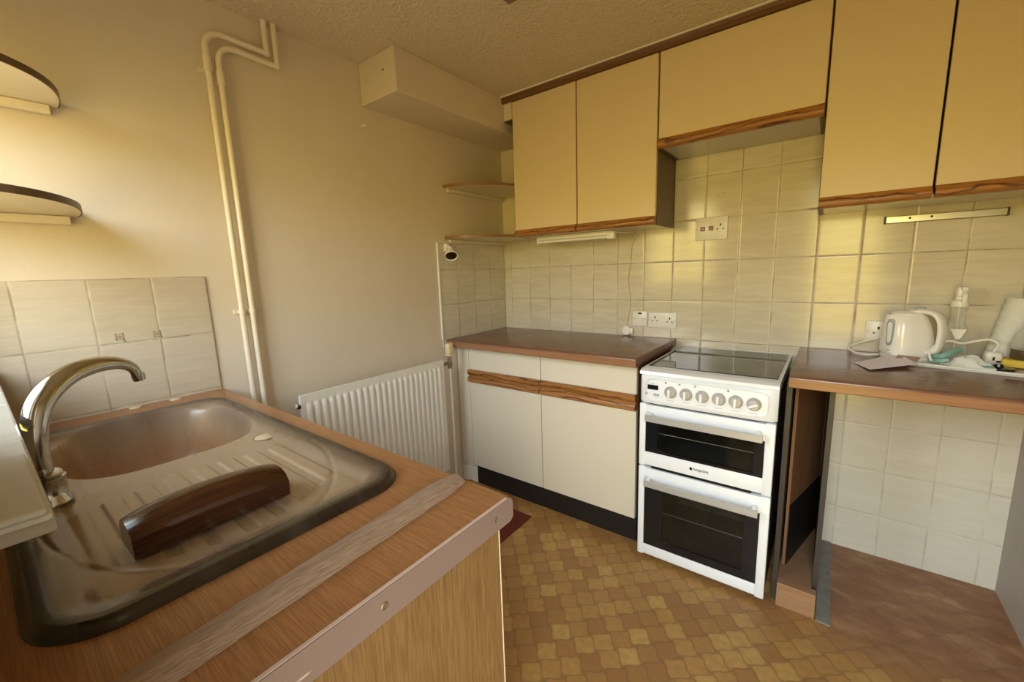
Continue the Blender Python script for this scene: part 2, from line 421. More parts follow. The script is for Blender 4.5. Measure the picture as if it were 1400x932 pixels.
# wall behind the viewer: window over the sink and an open back doorway
WX0, WX1, WZ0, WZ1 = .12, .84, 1.075, 1.93
DX0, DX1, DZ = 1.58, 2.12, 1.98
bm = new()
box(bm, -.006, WX0, YW - .12, YW, 0, CEIL); box(bm, WX1, DX0, YW - .12, YW, 0, CEIL); box(bm, DX1, XR, YW - .12, YW, 0, CEIL)
box(bm, WX0, WX1, YW - .12, YW, 0, WZ0 - .03); box(bm, WX0, WX1, YW - .12, YW, WZ1, CEIL); box(bm, DX0, DX1, YW - .12, YW, DZ, CEIL)
struct('wall_front', bm, 'wall')
bm = new()
for a in ((WX0, WX0 + .045, WZ0, WZ1), (WX1 - .045, WX1, WZ0, WZ1), (.50, .54, WZ0, WZ1), (WX0, WX1, WZ0, WZ0 + .05), (WX0, WX1, WZ1 - .045, WZ1)):
    box(bm, a[0], a[1], YW - .11, YW - .06, a[2], a[3], .004, 1)
wn = struct('window_1', bm, 'white_paint')
obj('window_sill', B(-.004, 1.190, -2.43, -2.224, 1.052, 1.068, .003), 'tile_sill', wn)
bm = new()
box(bm, DX0, DX0 + .035, YW - .12, YW + .004, 0, DZ, .003, 1); box(bm, DX1 - .035, DX1, YW - .12, YW + .004, 0, DZ, .003, 1); box(bm, DX0, DX1, YW - .12, YW + .004, DZ - .035, DZ, .003, 1)
struct('door_1', bm, 'white_paint')
# boxed-in pipe run under the ceiling
bm = B(-.004, .250, -1.0144, .006, 2.050, CEIL, .003, 1)
tb = struct('trim_1', bm, 'wall')
bm = new(); cyl(bm, (.172, -1.0144, 2.152), (.172, -1.018, 2.152), .003, seg=10); obj('nail_head', bm, 'black_matt', tb)
struct('trim_2', B(1.808, 1.853, -.565, -.002, 0, .006, .002, 1), 'concrete')

# ------------------------------------------------------------------ base run at the back
U0, U1, U2 = .0945, .601, 1.113
DF = -.4994; CF = DF + .02
def base_cabinet(x0, x1, label):
    t = thing('base_cabinet', label, 'kitchen cabinet', ((x0 + x1) / 2, CF / 2, 0), 'cream base cabinets')
    bm = new()
    box(bm, x0 + .001, x0 + .017, CF, -.004, .118, .864); box(bm, x1 - .017, x1 - .001, CF, -.004, .118, .864)
    box(bm, x0 + .017, x1 - .017, CF, -.004, .118, .134); box(bm, x0 + .017, x1 - .017, -.02, -.004, .134, .864)
    box(bm, x0 + .017, x1 - .017, CF, CF + .09, .846, .864)
    obj('carcass', bm, 'carcass', t)
    g = .0022
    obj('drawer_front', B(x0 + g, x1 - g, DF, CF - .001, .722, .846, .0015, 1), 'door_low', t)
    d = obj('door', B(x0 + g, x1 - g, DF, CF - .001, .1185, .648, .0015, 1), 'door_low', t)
    y = DF
    poly = [(y + .018, .648), (y - .012, .648), (y - .018, .653), (y - .019, .668), (y - .013, .679), (y - .004, .684), (y - .004, .688), (y - .013, .693), (y - .019, .704), (y - .018, .716), (y - .012, .722), (y + .018, .722)]
    obj('handle_rail', prism(new(), poly, 0, x0 + g, x1 - g), 'figured', t, True, 40)
    return t
base_cabinet(U0, U1, 'cream base cabinet next to the filler panel, left one of two under the brown worktop')
base_cabinet(U1, U2, 'cream base cabinet directly left of the white cooker')
tag(obj('cream_infill', B(.004, U0 - .002, DF + .002, DF + .02, .105, .864, .0015, 1), 'door_low'), 'narrow cream filler panel between the radiator and the base cabinets', 'panel')
pl = thing('plinth', 'dark kickboard with short white end under the cream base cabinets', 'kickboard', (.6, -.47, 0))
obj('dark_board', B(.115, U2 + .004, -.488, -.472, 0, .117), 'black_matt', pl)
obj('white_board', B(.004, .112, -.488, -.472, 0, .104, .001, 1), 'white_paint', pl)
obj('white_corner_strip', B(.0, .045, -.4995, -.489, 0, .10, .001, 1), 'white_paint', pl)

def worktop(x0, x1, yf, label):
    t = thing('worktop', label, 'worktop', ((x0 + x1) / 2, yf / 2, ZT - .04))
    r = .009; z0, z1 = ZT - .04, ZT
    poly = [(-.001, z0), (yf + r * .3, z0), (yf, z0 + r * .4), (yf, z1 - r)] + [(yf + r - r * cos(a), z1 - r + r * sin(a)) for a in (.4, .8, 1.2, pi / 2)] + [(-.001, z1)]
    obj('top', prism(new(), poly, 0, x0, x1), 'worktop', t, True, 40)
    obj('front_edge', B(x0, x1, yf - .0012, yf + .004, z0 + .002, z1 - .009, .0008, 1), 'worktop_edge', t)
    return t
worktop(.002, 1.135, -.5782, 'brown laminate worktop over the cream base cabinets')
worktop(1.676, XR - .001, -.606, 'brown laminate worktop carrying the kettle, right of the cooker')

# ------------------------------------------------------------------ narrow bay right of the cooker
nb = thing('narrow_bay', 'narrow open bay with dark upright panels and brown plinth between cooker and tiled recess', 'cabinet', (1.74, -.3, 0))
obj('side_panel', B(1.668, 1.684, -.53, -.004, .0, .864), 'dark_panel', nb)
obj('side_panel', B(1.790, 1.806, -.502, -.004, .0, .864), 'dark_panel', nb)
obj('base_shelf', B(1.684, 1.790, -.52, -.004, .078, .094), 'oakraw', nb)
obj('plinth', B(1.685, 1.804, -.556, -.522, 0, .095, .001, 1), 'oakraw', nb)
lb = thing('loose_board', 'brown board with black lower half standing askew inside the narrow bay', 'board', (1.742, -.26, .095))
ang = math.atan2(.355, .088)
mt = Matrix.Translation((1.694, -.43, .0)) @ Matrix.Rotation(ang, 4, 'Z')
L = sqrt(.355 ** 2 + .088 ** 2)
obj('board', box(new(), 0, L, -.006, .004, .095, .858, mtx=mt), 'brownboard', lb)
obj('black_band', box(new(), 0, L, -.009, -.006, .096, .350, mtx=mt), 'black_matt', lb)

# ------------------------------------------------------------------ wall cabinets
UD = -.2855; UB = 1.4746; UT = 2.193; UC = UD + .019
def bottom_rail(x0, x1, z0, z1, par):
    y = UD; h = z1 - z0
    poly = [(y + .018, z0), (y - .006, z0), (y - .013, z0 + h * .18), (y - .016, z0 + h * .42), (y - .013, z0 + h * .62), (y - .007, z0 + h * .78), (y - .003, z1), (y + .018, z1)]
    return obj('handle_rail', prism(new(), poly, 0, x0, x1), 'figured', par, True, 50)
def wall_cabinet(xs, zb, label, bright_bottom=True):
    x0, x1 = xs[0], xs[-1]
    t = thing('wall_cabinet', label, 'kitchen cabinet', ((x0 + x1) / 2, UC / 2, zb), 'cream wall cabinets')
    bm = new()
    box(bm, x0 + .001, x0 + .017, UC, -.001, zb, UT); box(bm, x1 - .017, x1 - .001, UC, -.001, zb, UT)
    box(bm, x0 + .017, x1 - .017, UC, -.001, UT - .016, UT); box(bm, x0 + .017, x1 - .017, -.012, -.001, zb + .016, UT - .016)
    obj('carcass', bm, 'carcass', t)
    obj('bottom_board', B(x0 + .017, x1 - .017, UC + .001, -.001, zb + .0005, zb + .016), 'carcass_pale', t)
    for a, b in zip(xs, xs[1:]):
        g = .0034
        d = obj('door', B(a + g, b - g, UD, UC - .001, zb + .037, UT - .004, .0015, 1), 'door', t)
        bottom_rail(a + g, b - g, zb, zb + .038, d)
    return t
wall_cabinet([.3084, .7042, 1.1075], UB, 'cream two-door wall cabinet beside the open corner shelves')
wall_cabinet([1.1085, 1.7038], 1.800, 'short cream wall cabinet with one wide door high above the cooker')
wall_cabinet([1.7045, 2.0085, XR - .004], UB, 'tall cream two-door wall cabinet above the kettle worktop')
co = thing('cornice', 'dark brown wooden cornice along the top of the wall cabinets', 'cornice', (1.3, -.15, UT))
y = UD
poly = [(y + .02, UT), (y - .010, UT), (y - .016, UT + .005), (y - .015, UT + .011), (y - .009, UT + .014), (y - .016, UT + .027), (y - .018, CEIL - .003), (y + .02, CEIL - .003)]
obj('moulding', prism(new(), poly, 0, .236, XR - .002), 'cornice', co, True, 40)
obj('sealant_bead', B(.232, XR - .002, y - .026, y - .012, CEIL - .0065, CEIL, .002, 1), 'white_paint', co)
fb = thing('filler_block', 'small cream filler block with dark underside between ceiling boxing and wall cabinet', 'panel', (.28, -.26, 2.1))
obj('block', B(.2515, .306, UD + .004, -.12, 2.106, UT), 'gloss_cream', fb)
obj('underside', B(.2515, .306, UD + .002, -.12, 2.102, 2.106), 'carcass', fb)

# ------------------------------------------------------------------ corner shelves
def corner_shelf(z, rx, ya, yb, sgn, label, grp, top='gloss_cream', pw=2.3, cleat=True):
    """quarter-ellipse shelf; ya = wall corner y, yb = outer y end on the left wall"""
    t = thing('corner_shelf', label, 'shelf', (.003, (ya + yb) / 2, z), grp)
    ly = abs(yb - ya); n = 22
    TH = .016
    def pts(s):
        out = []
        for k in range(n + 1):
            a = pi / 2 * k / n
            out.append((rx * s * cos(a) ** (2 / pw) + .0005, ya + sgn * ly * s * sin(a) ** (2 / pw)))
        return out
    c = [(.0005, ya)] + pts(.990)
    obj('board', prism(new(), c, 2, z, z + TH), top, t)
    o = pts(1.0); i = pts(.990); bm = new(); rr = []
    for (ox, oy), (ix, iy) in zip(o, i):
        rr.append([bm.verts.new((ix, iy, z - .0005)), bm.verts.new((ox, oy, z - .0005)), bm.verts.new((ox, oy, z + TH + .0005)), bm.verts.new((ix, iy, z + TH + .0005))])
    for a, b in zip(rr, rr[1:]):
        for k in range(4): bm.faces.new((a[k], a[(k + 1) % 4], b[(k + 1) % 4], b[k]))
    bm.faces.new(rr[0][::-1]); bm.faces.new(rr[-1])
    obj('edging', bm, 'figured' if sgn < 0 else 'carcass', t, True, 50)
    if cleat:
        y0, y1 = sorted((ya + sgn * .003, yb - sgn * .02))
        obj('cleat', B(.0005, .020, y0, y1, z - .024, z - .0008, .002, 1), 'gloss_cream', t)
    return t
# far corner: boards reach from the left wall to the cabinet side
def far_shelf(z, label, yo):
    t = thing('corner_shelf', label, 'shelf', (.003, -.27, z), 'open shelves in the far corner')
    n = 20; pts = []
    P0, P1, P2 = Vector((.001, yo)), Vector((.215, -.535)), Vector((.3070, UD + .004))
    for k in range(n + 1):
        a = k / n; q = P0 * (1 - a) ** 2 + P1 * 2 * a * (1 - a) + P2 * a * a; pts.append(q)
    poly = [(.001, -.002)] + [(q.x, q.y + .005) for q in pts] + [(.3070, -.002)]
    obj('board', prism(new(), poly, 2, z, z + .015), 'gloss_cream', t)
    bm = new(); rr = []
    for q in pts:
        rr.append([bm.verts.new((q.x, q.y + .005, z)), bm.verts.new((q.x, q.y, z)), bm.verts.new((q.x, q.y, z + .0155)), bm.verts.new((q.x, q.y + .005, z + .0155))])
    for a, b in zip(rr, rr[1:]):
        for k in range(4): bm.faces.new((a[k], a[(k + 1) % 4], b[(k + 1) % 4], b[k]))
    bm.faces.new(rr[0][::-1]); bm.faces.new(rr[-1])
    obj('edging', bm, 'shelf_edge', t, True, 50)
    obj('cleat', B(.001, .018, yo + .025, -.01, z - .020, z - .0005, .002, 1), 'gloss_cream', t)
far_shelf(1.755, 'upper brown-edged corner shelf left of the two-door wall cabinet', -.537)
far_shelf(1.476, 'lower brown-edged corner shelf just above the spot lamp in the far corner', -.543)
corner_shelf(1.775, .33, YW + .002, -2.003, 1, 'upper dark-edged quarter-round shelf high on the wall over the sink', 'quarter-round shelves beside the window')
corner_shelf(1.480, .42, YW + .002, -2.006, 1, 'lower dark-edged quarter-round shelf on the wall above the sink tiles', 'quarter-round shelves beside the window')

# ------------------------------------------------------------------ cooker
CX0, CX1 = 1.157, 1.650; CY = -.589
ck = thing('cooker', 'white freestanding electric cooker with black glass hob and two ovens', 'cooker', ((CX0 + CX1) / 2, -.3, 0))
bm = new()
box(bm, CX0 + .004, CX0 + .02, -.555, -.012, .035, .835); box(bm, CX1 - .02, CX1 - .004, -.555, -.012, .035, .835)
box(bm, CX0 + .02, CX1 - .02, -.03, -.012, .035, .835); box(bm, CX0 + .02, CX1 - .02, -.53, -.03, .035, .05)
box(bm, CX0 + .02, CX1 - .02, -.53, -.03, .440, .452); box(bm, CX0 + .02, CX1 - .02, -.53, -.03, .72, .735)
obj('body', bm, 'dark_panel', ck)  # shade on the cooker's pale sides painted in as a dark colour
for fx in (CX0 + .035, CX1 - .035):
    for fy in (-.50, -.06):
        b2 = new(); cyl(b2, (fx, fy, 0), (fx, fy, .036), .014); obj('foot', b2, 'black_matt', ck)
# hob surround with sloping front lip
poly = [(-.012, .835), (-.545, .835), (CY + .001, .846), (CY + .004, .858), (CY + .022, .864), (-.575 + .03, .866), (-.012, .866)]
obj('hob_surround', prism(new(), poly, 0, CX0, CX1), 'enamel', ck, True, 35)
obj('hob_glass', B(CX0 + .012, CX1 - .012, -.517, -.022, .8655, .869, .001, 1), 'hob', ck)
# control panel, rounded and slightly bowed
bm = new(); nx = 28; prof = [(.0, .728), (-.012, .724), (-.018, .730), (-.022, .745), (-.021, .80), (-.014, .836), (.0, .845)]
rings = []
for i in range(nx + 1):
    s = i / nx; x = CX0 + .001 + (CX1 - CX0 - .002) * s
    bow = .012 * min(1, 6 * min(s, 1 - s)) ** .5 if 0 < s < 1 else 0
    rings.append([bm.verts.new((x, CY + .026 + py * (1 if 0 < s < 1 else .35) - bow, pz)) for py, pz in prof] + [bm.verts.new((x, -.53, .845)), bm.verts.new((x, -.53, .728))])
for a, b in zip(rings, rings[1:]):
    n = len(a)
    for k in range(n): bm.faces.new((a[k], a[(k + 1) % n], b[(k + 1) % n], b[k]))
bm.faces.new(rings[0][::-1]); bm.faces.new(rings[-1])
cp = obj('control_panel', bm, 'enamel', ck, True, 40)
PY = CY + .026 - .022 - .012      # front face of the panel
# pressed outline around the controls
pts = [(x, PY - .0002, z) for x, z in rrect(CX0 + .030, CX1 - .030, .742, .832, .022)]
bm = new(); tube(bm, pts + [pts[0]], .0022, 6, closed_ends=False); obj('pressed_outline', bm, 'enamel', cp, True)
bm = B(1.194, 1.237, PY - .0018, PY + .004, .787, .806, .0008, 1); obj('display', bm, 'black', cp)
for x, z in ((1.189, .768), (1.223, .768), (1.236, .768)):
    b2 = new(); cyl(b2, (x, PY + .001, z), (x, PY - .005, z), .0052, .0046, 16); obj('push_button', b2, 'handle', cp, True)
for x in (1.266, 1.319, 1.377, 1.492):
    b2 = new(); cyl(b2, (x, PY + .001, .822), (x, PY - .003, .822), .0038, .003, 12); obj('indicator_light', b2, 'grey', cp, True)
for i, x in enumerate((1.286, 1.345, 1.404, 1.462, 1.519, 1.577)):
    z = .786; a = 0 if i < 5 else radians(-62)
    b2 = new(); mx = Matrix.Translation((x, PY, z)) @ Matrix.Rotation(pi / 2, 4, 'X')
    lathe(b2, [(.024, -.001), (.0238, .003), (.0215, .005), (.0205, .006), (.0185, .017), (.0165, .0185), (.002, .019)], seg=36, mtx=mx)
    k = obj('knob', b2, 'handle', ck, True, 30)
    mg = Matrix.Translation((x, PY, z)) @ Matrix.Rotation(-a, 4, 'Y')
    obj('knob_grip', box(new(), -.0048, .0048, -.030, -.017, -.0165, .0165, .003, 3, mg), 'enamel', k, True, 40)
    b2 = new()
    obj('printed_mark', box(b2, x - .016, x + .014, PY - .0004, PY + .001, .7498, .7512), 'grey_print', cp)
obj('printed_mark', B(1.208, 1.222, PY - .0004, PY + .001, .8115, .8135), 'grey_print', cp)
obj('printed_mark', B(1.222, 1.238, PY - .0004, PY + .001, .7555, .7575), 'grey_print', cp)
obj('vent_slot', B(CX0 + .045, CX1 - .055, CY + .010, CY + .03, .7195, .7265), 'black', ck)
def oven_door(z0, z1, gz0, gz1, hz, racks, wx0, wx1, wz0, wz1):
    d = None; bm = new()
    # frame of enamel around the glass
    gx0, gx1 = CX0 + .028, CX1 - .033
    box(bm, CX0 + .002, gx0, CY, CY + .035, z0, z1, .004, 2); box(bm, gx1, CX1 - .002, CY, CY + .035, z0, z1, .004, 2)
    box(bm, gx0 - .002, gx1 + .002, CY + .002, CY + .035, gz1, z1 - .004, .003, 2); box(bm, gx0 - .002, gx1 + .002, CY + .002, CY + .035, z0 + .004, gz0, .003, 2)
    d = obj('oven_door', bm, 'enamel', ck, True, 40)
    bm = new()
    box(bm, gx0 - .001, wx0, CY + .005, CY + .012, gz0 - .001, gz1 + .001); box(bm, wx1, gx1 + .001, CY + .005, CY + .012, gz0 - .001, gz1 + .001)
    box(bm, wx0, wx1, CY + .005, CY + .012, gz0 - .001, wz0); box(bm, wx0, wx1, CY + .005, CY + .012, wz1, gz1 + .001)
    obj('glass_border', bm, 'black', d)
    obj('glass', B(wx0, wx1, CY + .0055, CY + .009, wz0, wz1), 'ovenglass', d)
    # handle: flat bar on two rounded posts
    hb = obj('handle', B(CX0 + .040, CX1 - .036, CY - .045, CY - .036, hz - .0135, hz + .0135, .0012, 1), 'handle', d)
    for x in (CX0 + .052, CX1 - .050):
        obj('handle_post', B(x - .008, x + .008, CY - .037, CY + .004, hz - .008, hz + .016, .004, 2), 'enamel', d, True, 40)
    # cavity behind the window
    bm = new(); cx0, cx1, cz0, cz1 = wx0 - .03, wx1 + .03, wz0 - .02, wz1 + .02; yb = -.20; t_ = .004
    box(bm, cx0 - t_, cx0, CY + .03, yb, cz0, cz1); box(bm, cx1, cx1 + t_, CY + .03, yb, cz0, cz1)
    box(bm, cx0 - t_, cx1 + t_, yb, yb + t_, cz0 - t_, cz1 + t_)
    box(bm, cx0 - t_, cx1 + t_, CY + .03, yb, cz0 - t_, cz0); box(bm, cx0 - t_, cx1 + t_, CY + .03, yb, cz1, cz1 + t_)
    obj('oven_cavity', bm, 'oven_in', ck)
    for rz in racks:
        bm = new()
        tube(bm, [(cx0 + .004, CY + .045, rz), (cx1 - .004, CY + .045, rz)], .0022, 8)
        tube(bm, [(cx0 + .004, yb - .02, rz), (cx1 - .004, yb - .02, rz)], .0022, 8)
        for q in range(3):
            x = cx0 + .01 + (cx1 - cx0 - .02) * q / 2
            tube(bm, [(x, CY + .045, rz), (x, yb - .02, rz)], .0009, 5)
        obj('oven_rack', bm, 'wire', ck, True)
    return d
d1 = oven_door(.444, .719, .508, .650, .6725, [.582], 1.235, 1.585, .520, .640)
d2 = oven_door(.024, .438, .075, .368, .385, [.322, .222], 1.262, 1.568, .110, .345)
obj('vent_slot', B(CX0 + .055, CX1 - .065, CY + .004, CY + .03, .4385, .4435), 'black', ck)
obj('base_strip', B(CX0 + .02, CX1 - .02, -.54, -.525, .004, .034), 'black_matt', ck)
# maker's name and square mark under the top oven window
def text(s, size, loc, rot, mat, parent, name='maker_name', ext=.0003, sx=1.):
    c = bpy.data.curves.new(name, 'FONT'); c.body = s; c.size = size; c.extrude = ext; c.align_x = 'LEFT'; c.offset = .00015
    c.materials.append(M[mat]); o = bpy.data.objects.new(name, c); COL.objects.link(o)
    o.parent = parent; w = Vector((0, 0, 0)); q = parent
    while q is not None: w += q.location; q = q.parent
    o.location = Vector(loc) - w; o.rotation_euler = rot; o.scale = (sx, 1, 1)
    dg = bpy.context.evaluated_depsgraph_get(); me = bpy.data.meshes.new_from_object(o.evaluated_get(dg))
    m_ = bpy.data.objects.new(name, me); COL.objects.link(m_); m_.parent = parent
    m_.location = o.location; m_.rotation_euler = rot; m_.scale = (sx, 1, 1)
    bpy.data.objects.remove(o); m_.name = name
    return m_
text('hotpoint', .0165, (1.3805, CY + .0012, .4755), (pi / 2, 0, 0), 'black', d1, sx=.98)
bm = new(); prism(bm, rrect(1.3665, 1.3765, .474, .484, .002, 3), 1, CY + .0005, CY + .003); box(bm, 1.369, 1.374, CY + .0005, CY + .003, .484, .4858); obj('maker_mark', bm, 'black', d1)

# ------------------------------------------------------------------ sink run under the window
CW = -1.7195; ZS = .893; SX = 1.338
wt = thing('sink_worktop', 'oak-effect worktop holding the brown sink, in the foreground', 'worktop', (.67, -2.0, ZS - .038))
sx0, sx1, sy0, sy1, SR = .14, 1.14, -2.265, -1.765, .085
def rr_xy(x0, x1, y0, y1, r, n=6): return rrect(x0, x1, y0, y1, r, n)
# worktop slab as four pieces of one mesh around the cut-out
bm = new(); z0, z1 = ZS - .038, ZS; k = .030; kl = .024
r = .008
def slab(a, b, c, d): box(bm, a, b, c, d, z0, z1)
slab(.0005, sx0 + kl, YW + .0005, CW); slab(sx1 - k, SX, YW + .0005, CW)
slab(sx0 + kl, sx1 - k, sy1 - k, CW); slab(sx0 + kl, sx1 - k, YW + .0005, sy0 + k)
bmesh.ops.remove_doubles(bm, verts=bm.verts, dist=1e-5)
obj('top', bm, 'oaktop', wt)
poly = rrect(CW * 0 + YW + .002, CW + .0035, ZS - .042, ZS + .001, .010, 5)
poly = [(y_, z_) for y_, z_ in rrect(YW + .002, CW + .003, ZS - .043, ZS + .0012, .011, 5)]
es = obj('edging_strip', prism(new(), poly, 0, SX, SX + .006), 'mauve', wt, True, 40)
obj('edging_lip', B(SX - .002, SX + .0045, YW + .004, CW - .008, ZS - .001, ZS + .0018, .0008, 1), 'strip_lip', wt)
for yy in (-1.765, -1.985, -2.20):
    b2 = new(); lathe(b2, [(.0048, 0), (.0055, .0012), (.004, .0022), (.0036, .0008), (.001, .0008)], (SX + .0055, yy, ZS - .020), 16, Matrix.Rotation(pi / 2, 4, 'Y'))
    obj('screw', b2, 'brass', es, True)
sc_ = thing('sink_cabinet', 'oak-effect base cabinet under the sink worktop with worn end panel', 'kitchen cabinet', (.67, -2.0, 0))
obj('end_panel', B(SX - .026, SX - .008, YW + .004, CW - .022, 0, ZS - .0385, .001, 1), 'oakpanel', sc_)
obj('panel_edge', B(SX - .0275, SX - .007, CW - .0225, CW - .0205, 0, ZS - .045, .0005, 1), 'gloss_cream', sc_)
obj('worn_edge', B(SX - .0085, SX - .0072, YW + .004, CW - .021, ZS - .046, ZS - .0415), 'gloss_cream', sc_)
bm = new(); box(bm, .004, .022, YW + .004, CW - .045, .10, .852); box(bm, .022, SX - .027, YW + .004, CW - .045, .10, .118); box(bm, .022, SX - .027, YW + .004, YW + .02, .118, .70)
box(bm, .66, .676, YW + .02, CW - .045, .118, .66)
obj('carcass', bm, 'oakpanel', sc_)
obj('plinth', B(.004, SX - .028, CW - .085, CW - .07, 0, .099), 'black_matt', sc_)
for a, b in ((.006, .44), (.443, .876), (.879, SX - .030)):
    d = obj('door', B(a, b, CW - .044, CW - .026, .12, .845, .002, 1), 'oakpanel', sc_)
    obj('handle', B(b - .12, b - .03, CW - .026, CW - .014, .80, .812, .003, 1), 'steel', d)

# sink heightfield
def sd_rr(x, y, cx, cy, hx, hy, R):
    qx = max(abs(x - cx) - (hx - R), 0); qy = max(abs(y - cy) - (hy - R), 0)
    ins = min(max(abs(x - cx) - (hx - R), abs(y - cy) - (hy - R)), 0)
    return R - math.hypot(qx, qy) - ins          # >0 inside
def ss(a, b, x):
    t = min(1, max(0, (x - a) / (b - a))); return t * t * (3 - 2 * t)
def bowl_d(x, y):
    # superellipse bowl, wider towards the drainer
    cx, cy, ax, ay = .398, -1.995, .220, .188
    e = (abs((x - cx) / ax) ** 3.2 + abs((y - cy) / ay) ** 3.2) ** (1 / 3.2)
    return (1 - e) * .19
def hsink(x, y):
    d = sd_rr(x, y, .64, -2.015, .50, .25, SR)
    h = ZS + .0005 + .013 * ss(0, .013, d) - .004 * ss(.022, .05, d)
    h -= .012 * ss(.045, .072, d) 
    bd = bowl_d(x, y)
    w = ss(-.004, .10, bd)
    h -= .150 * (1 - (1 - ss(-.002, .060, bd)) ** 2.2)
    # flat ledge around the bowl up to the rim level; drainer with ribs on the right
    if x > .66:
        g = ss(.66, .70, x) * (1 - ss(1.045, 1.065, x))
        u = (y + 2.015) / .19
        if abs(u) < 1:
            lim = 1.06 - .10 * abs(u) ** 2.0; st = .70 + .05 * abs(u)
            g *= ss(st, st + .012, x) * (1 - ss(lim - .012, lim, x)) * (1 - ss(.88, .98, abs(u)))
            ph = (y + 2.015) / .047; f = ph - math.floor(ph)
            rib = ss(.06, .13, f) * (1 - ss(.64, .71, f))
            h += .0040 * rib * g
            h -= .003 * ss(.66, 1.05, x) * g
        dd = abs(math.hypot((x - .80) / .30, (y + 2.015) / .215) - 1)
        if x > .80: h -= .002 * (1 - ss(.0, .03, dd))
    return h
bm = new(); NX, NY = 300, 230; grid = {}
xs = [sx0 + (sx1 - sx0) * i / NX for i in range(NX + 1)]; ys = [sy0 + (sy1 - sy0) * j / NY for j in range(NY + 1)]
def rmap(x, y):
    """pull grid corners onto the rounded outline"""
    cx, cy, hx, hy = .64, -2.015, .50, .25
    px, py = x - cx, y - cy
    qx, qy = abs(px) - (hx - SR), abs(py) - (hy - SR)
    if qx > 0 and qy > 0:
        m = max(qx, qy); l = math.hypot(qx, qy)
        s = m / l; qx *= s; qy *= s
        px = math.copysign(hx - SR + qx, px); py = math.copysign(hy - SR + qy, py)
    return cx + px, cy + py
G = []
for i, x in enumerate(xs):
    row = []
    for j, y_ in enumerate(ys):
        X_, Y_ = rmap(x, y_); row.append(bm.verts.new((X_, Y_, hsink(X_, Y_))))
    G.append(row)
for i in range(NX):
    for j in range(NY): bm.faces.new((G[i][j], G[i + 1][j], G[i + 1][j + 1], G[i][j + 1]))
sk = thing('sink', 'brown and beige two-tone inset sink with single bowl and ribbed drainer', 'sink', (.64, -2.015, ZS))
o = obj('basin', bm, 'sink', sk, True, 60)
def disc(name, x, y, z, r, h, mat, par, s=1.):
    b2 = new(); lathe(b2, [(r, 0), (r, h * .6), (r * .9, h), (r * .1, h * 1.05)], (x, y, z), 32, sx=1, sy=s); return obj(name, b2, mat, par, True, 50)
ho = disc('tap_hole_cover', .652, -1.838, hsink(.652, -1.838) - .001, .024, .004, 'beige', sk)
b2 = new(); P_ = [(.652 + .0255 * cos(a * pi / 16), -1.838 + .0255 * sin(a * pi / 16), hsink(.652, -1.838) + .001) for a in range(33)]
tube(b2, P_, .0012, 6, closed_ends=False); obj('chrome_ring', b2, 'chrome', ho, True)
b2 = new(); lathe(b2, [(.038, 0), (.038, .003), (.030, .004), (.026, .001), (.004, .001)], (.36, -1.99, hsink(.36, -1.99) + .0003), 32); obj('waste_outlet', b2, 'chrome', sk, True, 50)
tag(disc('hole_cap', .020, -1.965, ZS, .017, .004, 'beige', None, 1.0), 'flat beige cap on the worktop behind the sink, nearer the window', 'cap', 'beige caps behind the sink')
tag(disc('hole_cap', .022, -1.862, ZS, .017, .004, 'beige', None, 1.0), 'flat beige cap on the worktop behind the sink, nearer the pipes', 'cap', 'beige caps behind the sink')

# tap
TX, TY = .66, -2.205; zt = hsink(TX, TY) - .001
tp = thing('mixer_tap', 'tall chrome swan-neck mixer tap at the back of the sink', 'tap', (TX, TY, zt))
b2 = new(); lathe(b2, [(.030, 0), (.030, .004), (.025, .010), (.0245, .040), (.026, .045), (.026, .049), (.022, .0515), (.001, .0525)], (TX, TY, zt), 36); obj('body', b2, 'chrome', tp, True, 40)
th = radians(38); dx, dy = -sin(th), cos(th)
pr = [(-.004, .945), (-.008, .975), (-.008, 1.01), (-.003, 1.045), (.012, 1.077), (.038, 1.101), (.072, 1.117), (.112, 1.123), (.150, 1.121), (.180, 1.113), (.203, 1.098), (.212, 1.078)]
pts = smooth_path([(TX + dx * a, TY + .004 + dy * a, z) for a, z in pr], 6); n = len(pts)
rad = [.0135 + .0035 * sin(pi * min(1, i / n * 1.25)) - .0045 * max(0, i / n - .6) / .4 for i in range(n)]
fl = [.0125 + .0065 * sin(pi * min(1, (i / n) * 1.2)) for i in range(n)]
obj('spout', tube(new(), pts, rad, 20, flat=fl), 'chrome', tp, True, 60)
e = pts[-1]; b2 = new(); cyl(b2, e + Vector((0, 0, .006)), e + Vector((dx * .003, dy * .003, -.010)), .0125, .0115, 20); obj('nozzle', b2, 'chrome', tp, True)
b2 = new(); lathe(b2, [(.019, .0), (.022, .003), (.022, .008), (.018, .0105), (.001, .011)], (TX + .008, TY, zt + .0515), 32, sx=1.35, sy=1.); obj('lever', b2, 'chrome', tp, True, 60)

# dark wooden block lying on the drainer
wbk = new(); n = 30; Lb = .215; ring = []
zb_ = ZS + .0035
for i in range(n + 1):
    s = i / n; yy = -2.155 + Lb * s
    e0 = min(1, min(s, 1 - s) * 9); H = .044 + .016 * sin(pi * (.10 + .80 * s)) * (.3 + .7 * e0 ** .5)
    x0_, x1_ = .925, 1.008
    w = .5 * (x1_ - x0_); c = .5 * (x0_ + x1_)
    sec = [(-w, 0), (-w, H * .50), (-w * .86, H * .72), (-w * .50, H * .93), (-w * .1, H), (w * .35, H * .97), (w * .75, H * .84), (w, H * .60), (w * 1.0, H * .46), (w * .97, 0)]
    ring.append([wbk.verts.new((c + a * (.97 + .03 * e0), yy, zb_ + b_)) for a, b_ in sec])
for a, b in zip(ring, ring[1:]):
    m = len(a)
    for k in range(m): wbk.faces.new((a[k], a[(k + 1) % m], b[(k + 1) % m], b[k]))
wbk.faces.new(ring[0][::-1]); wbk.faces.new(ring[-1])
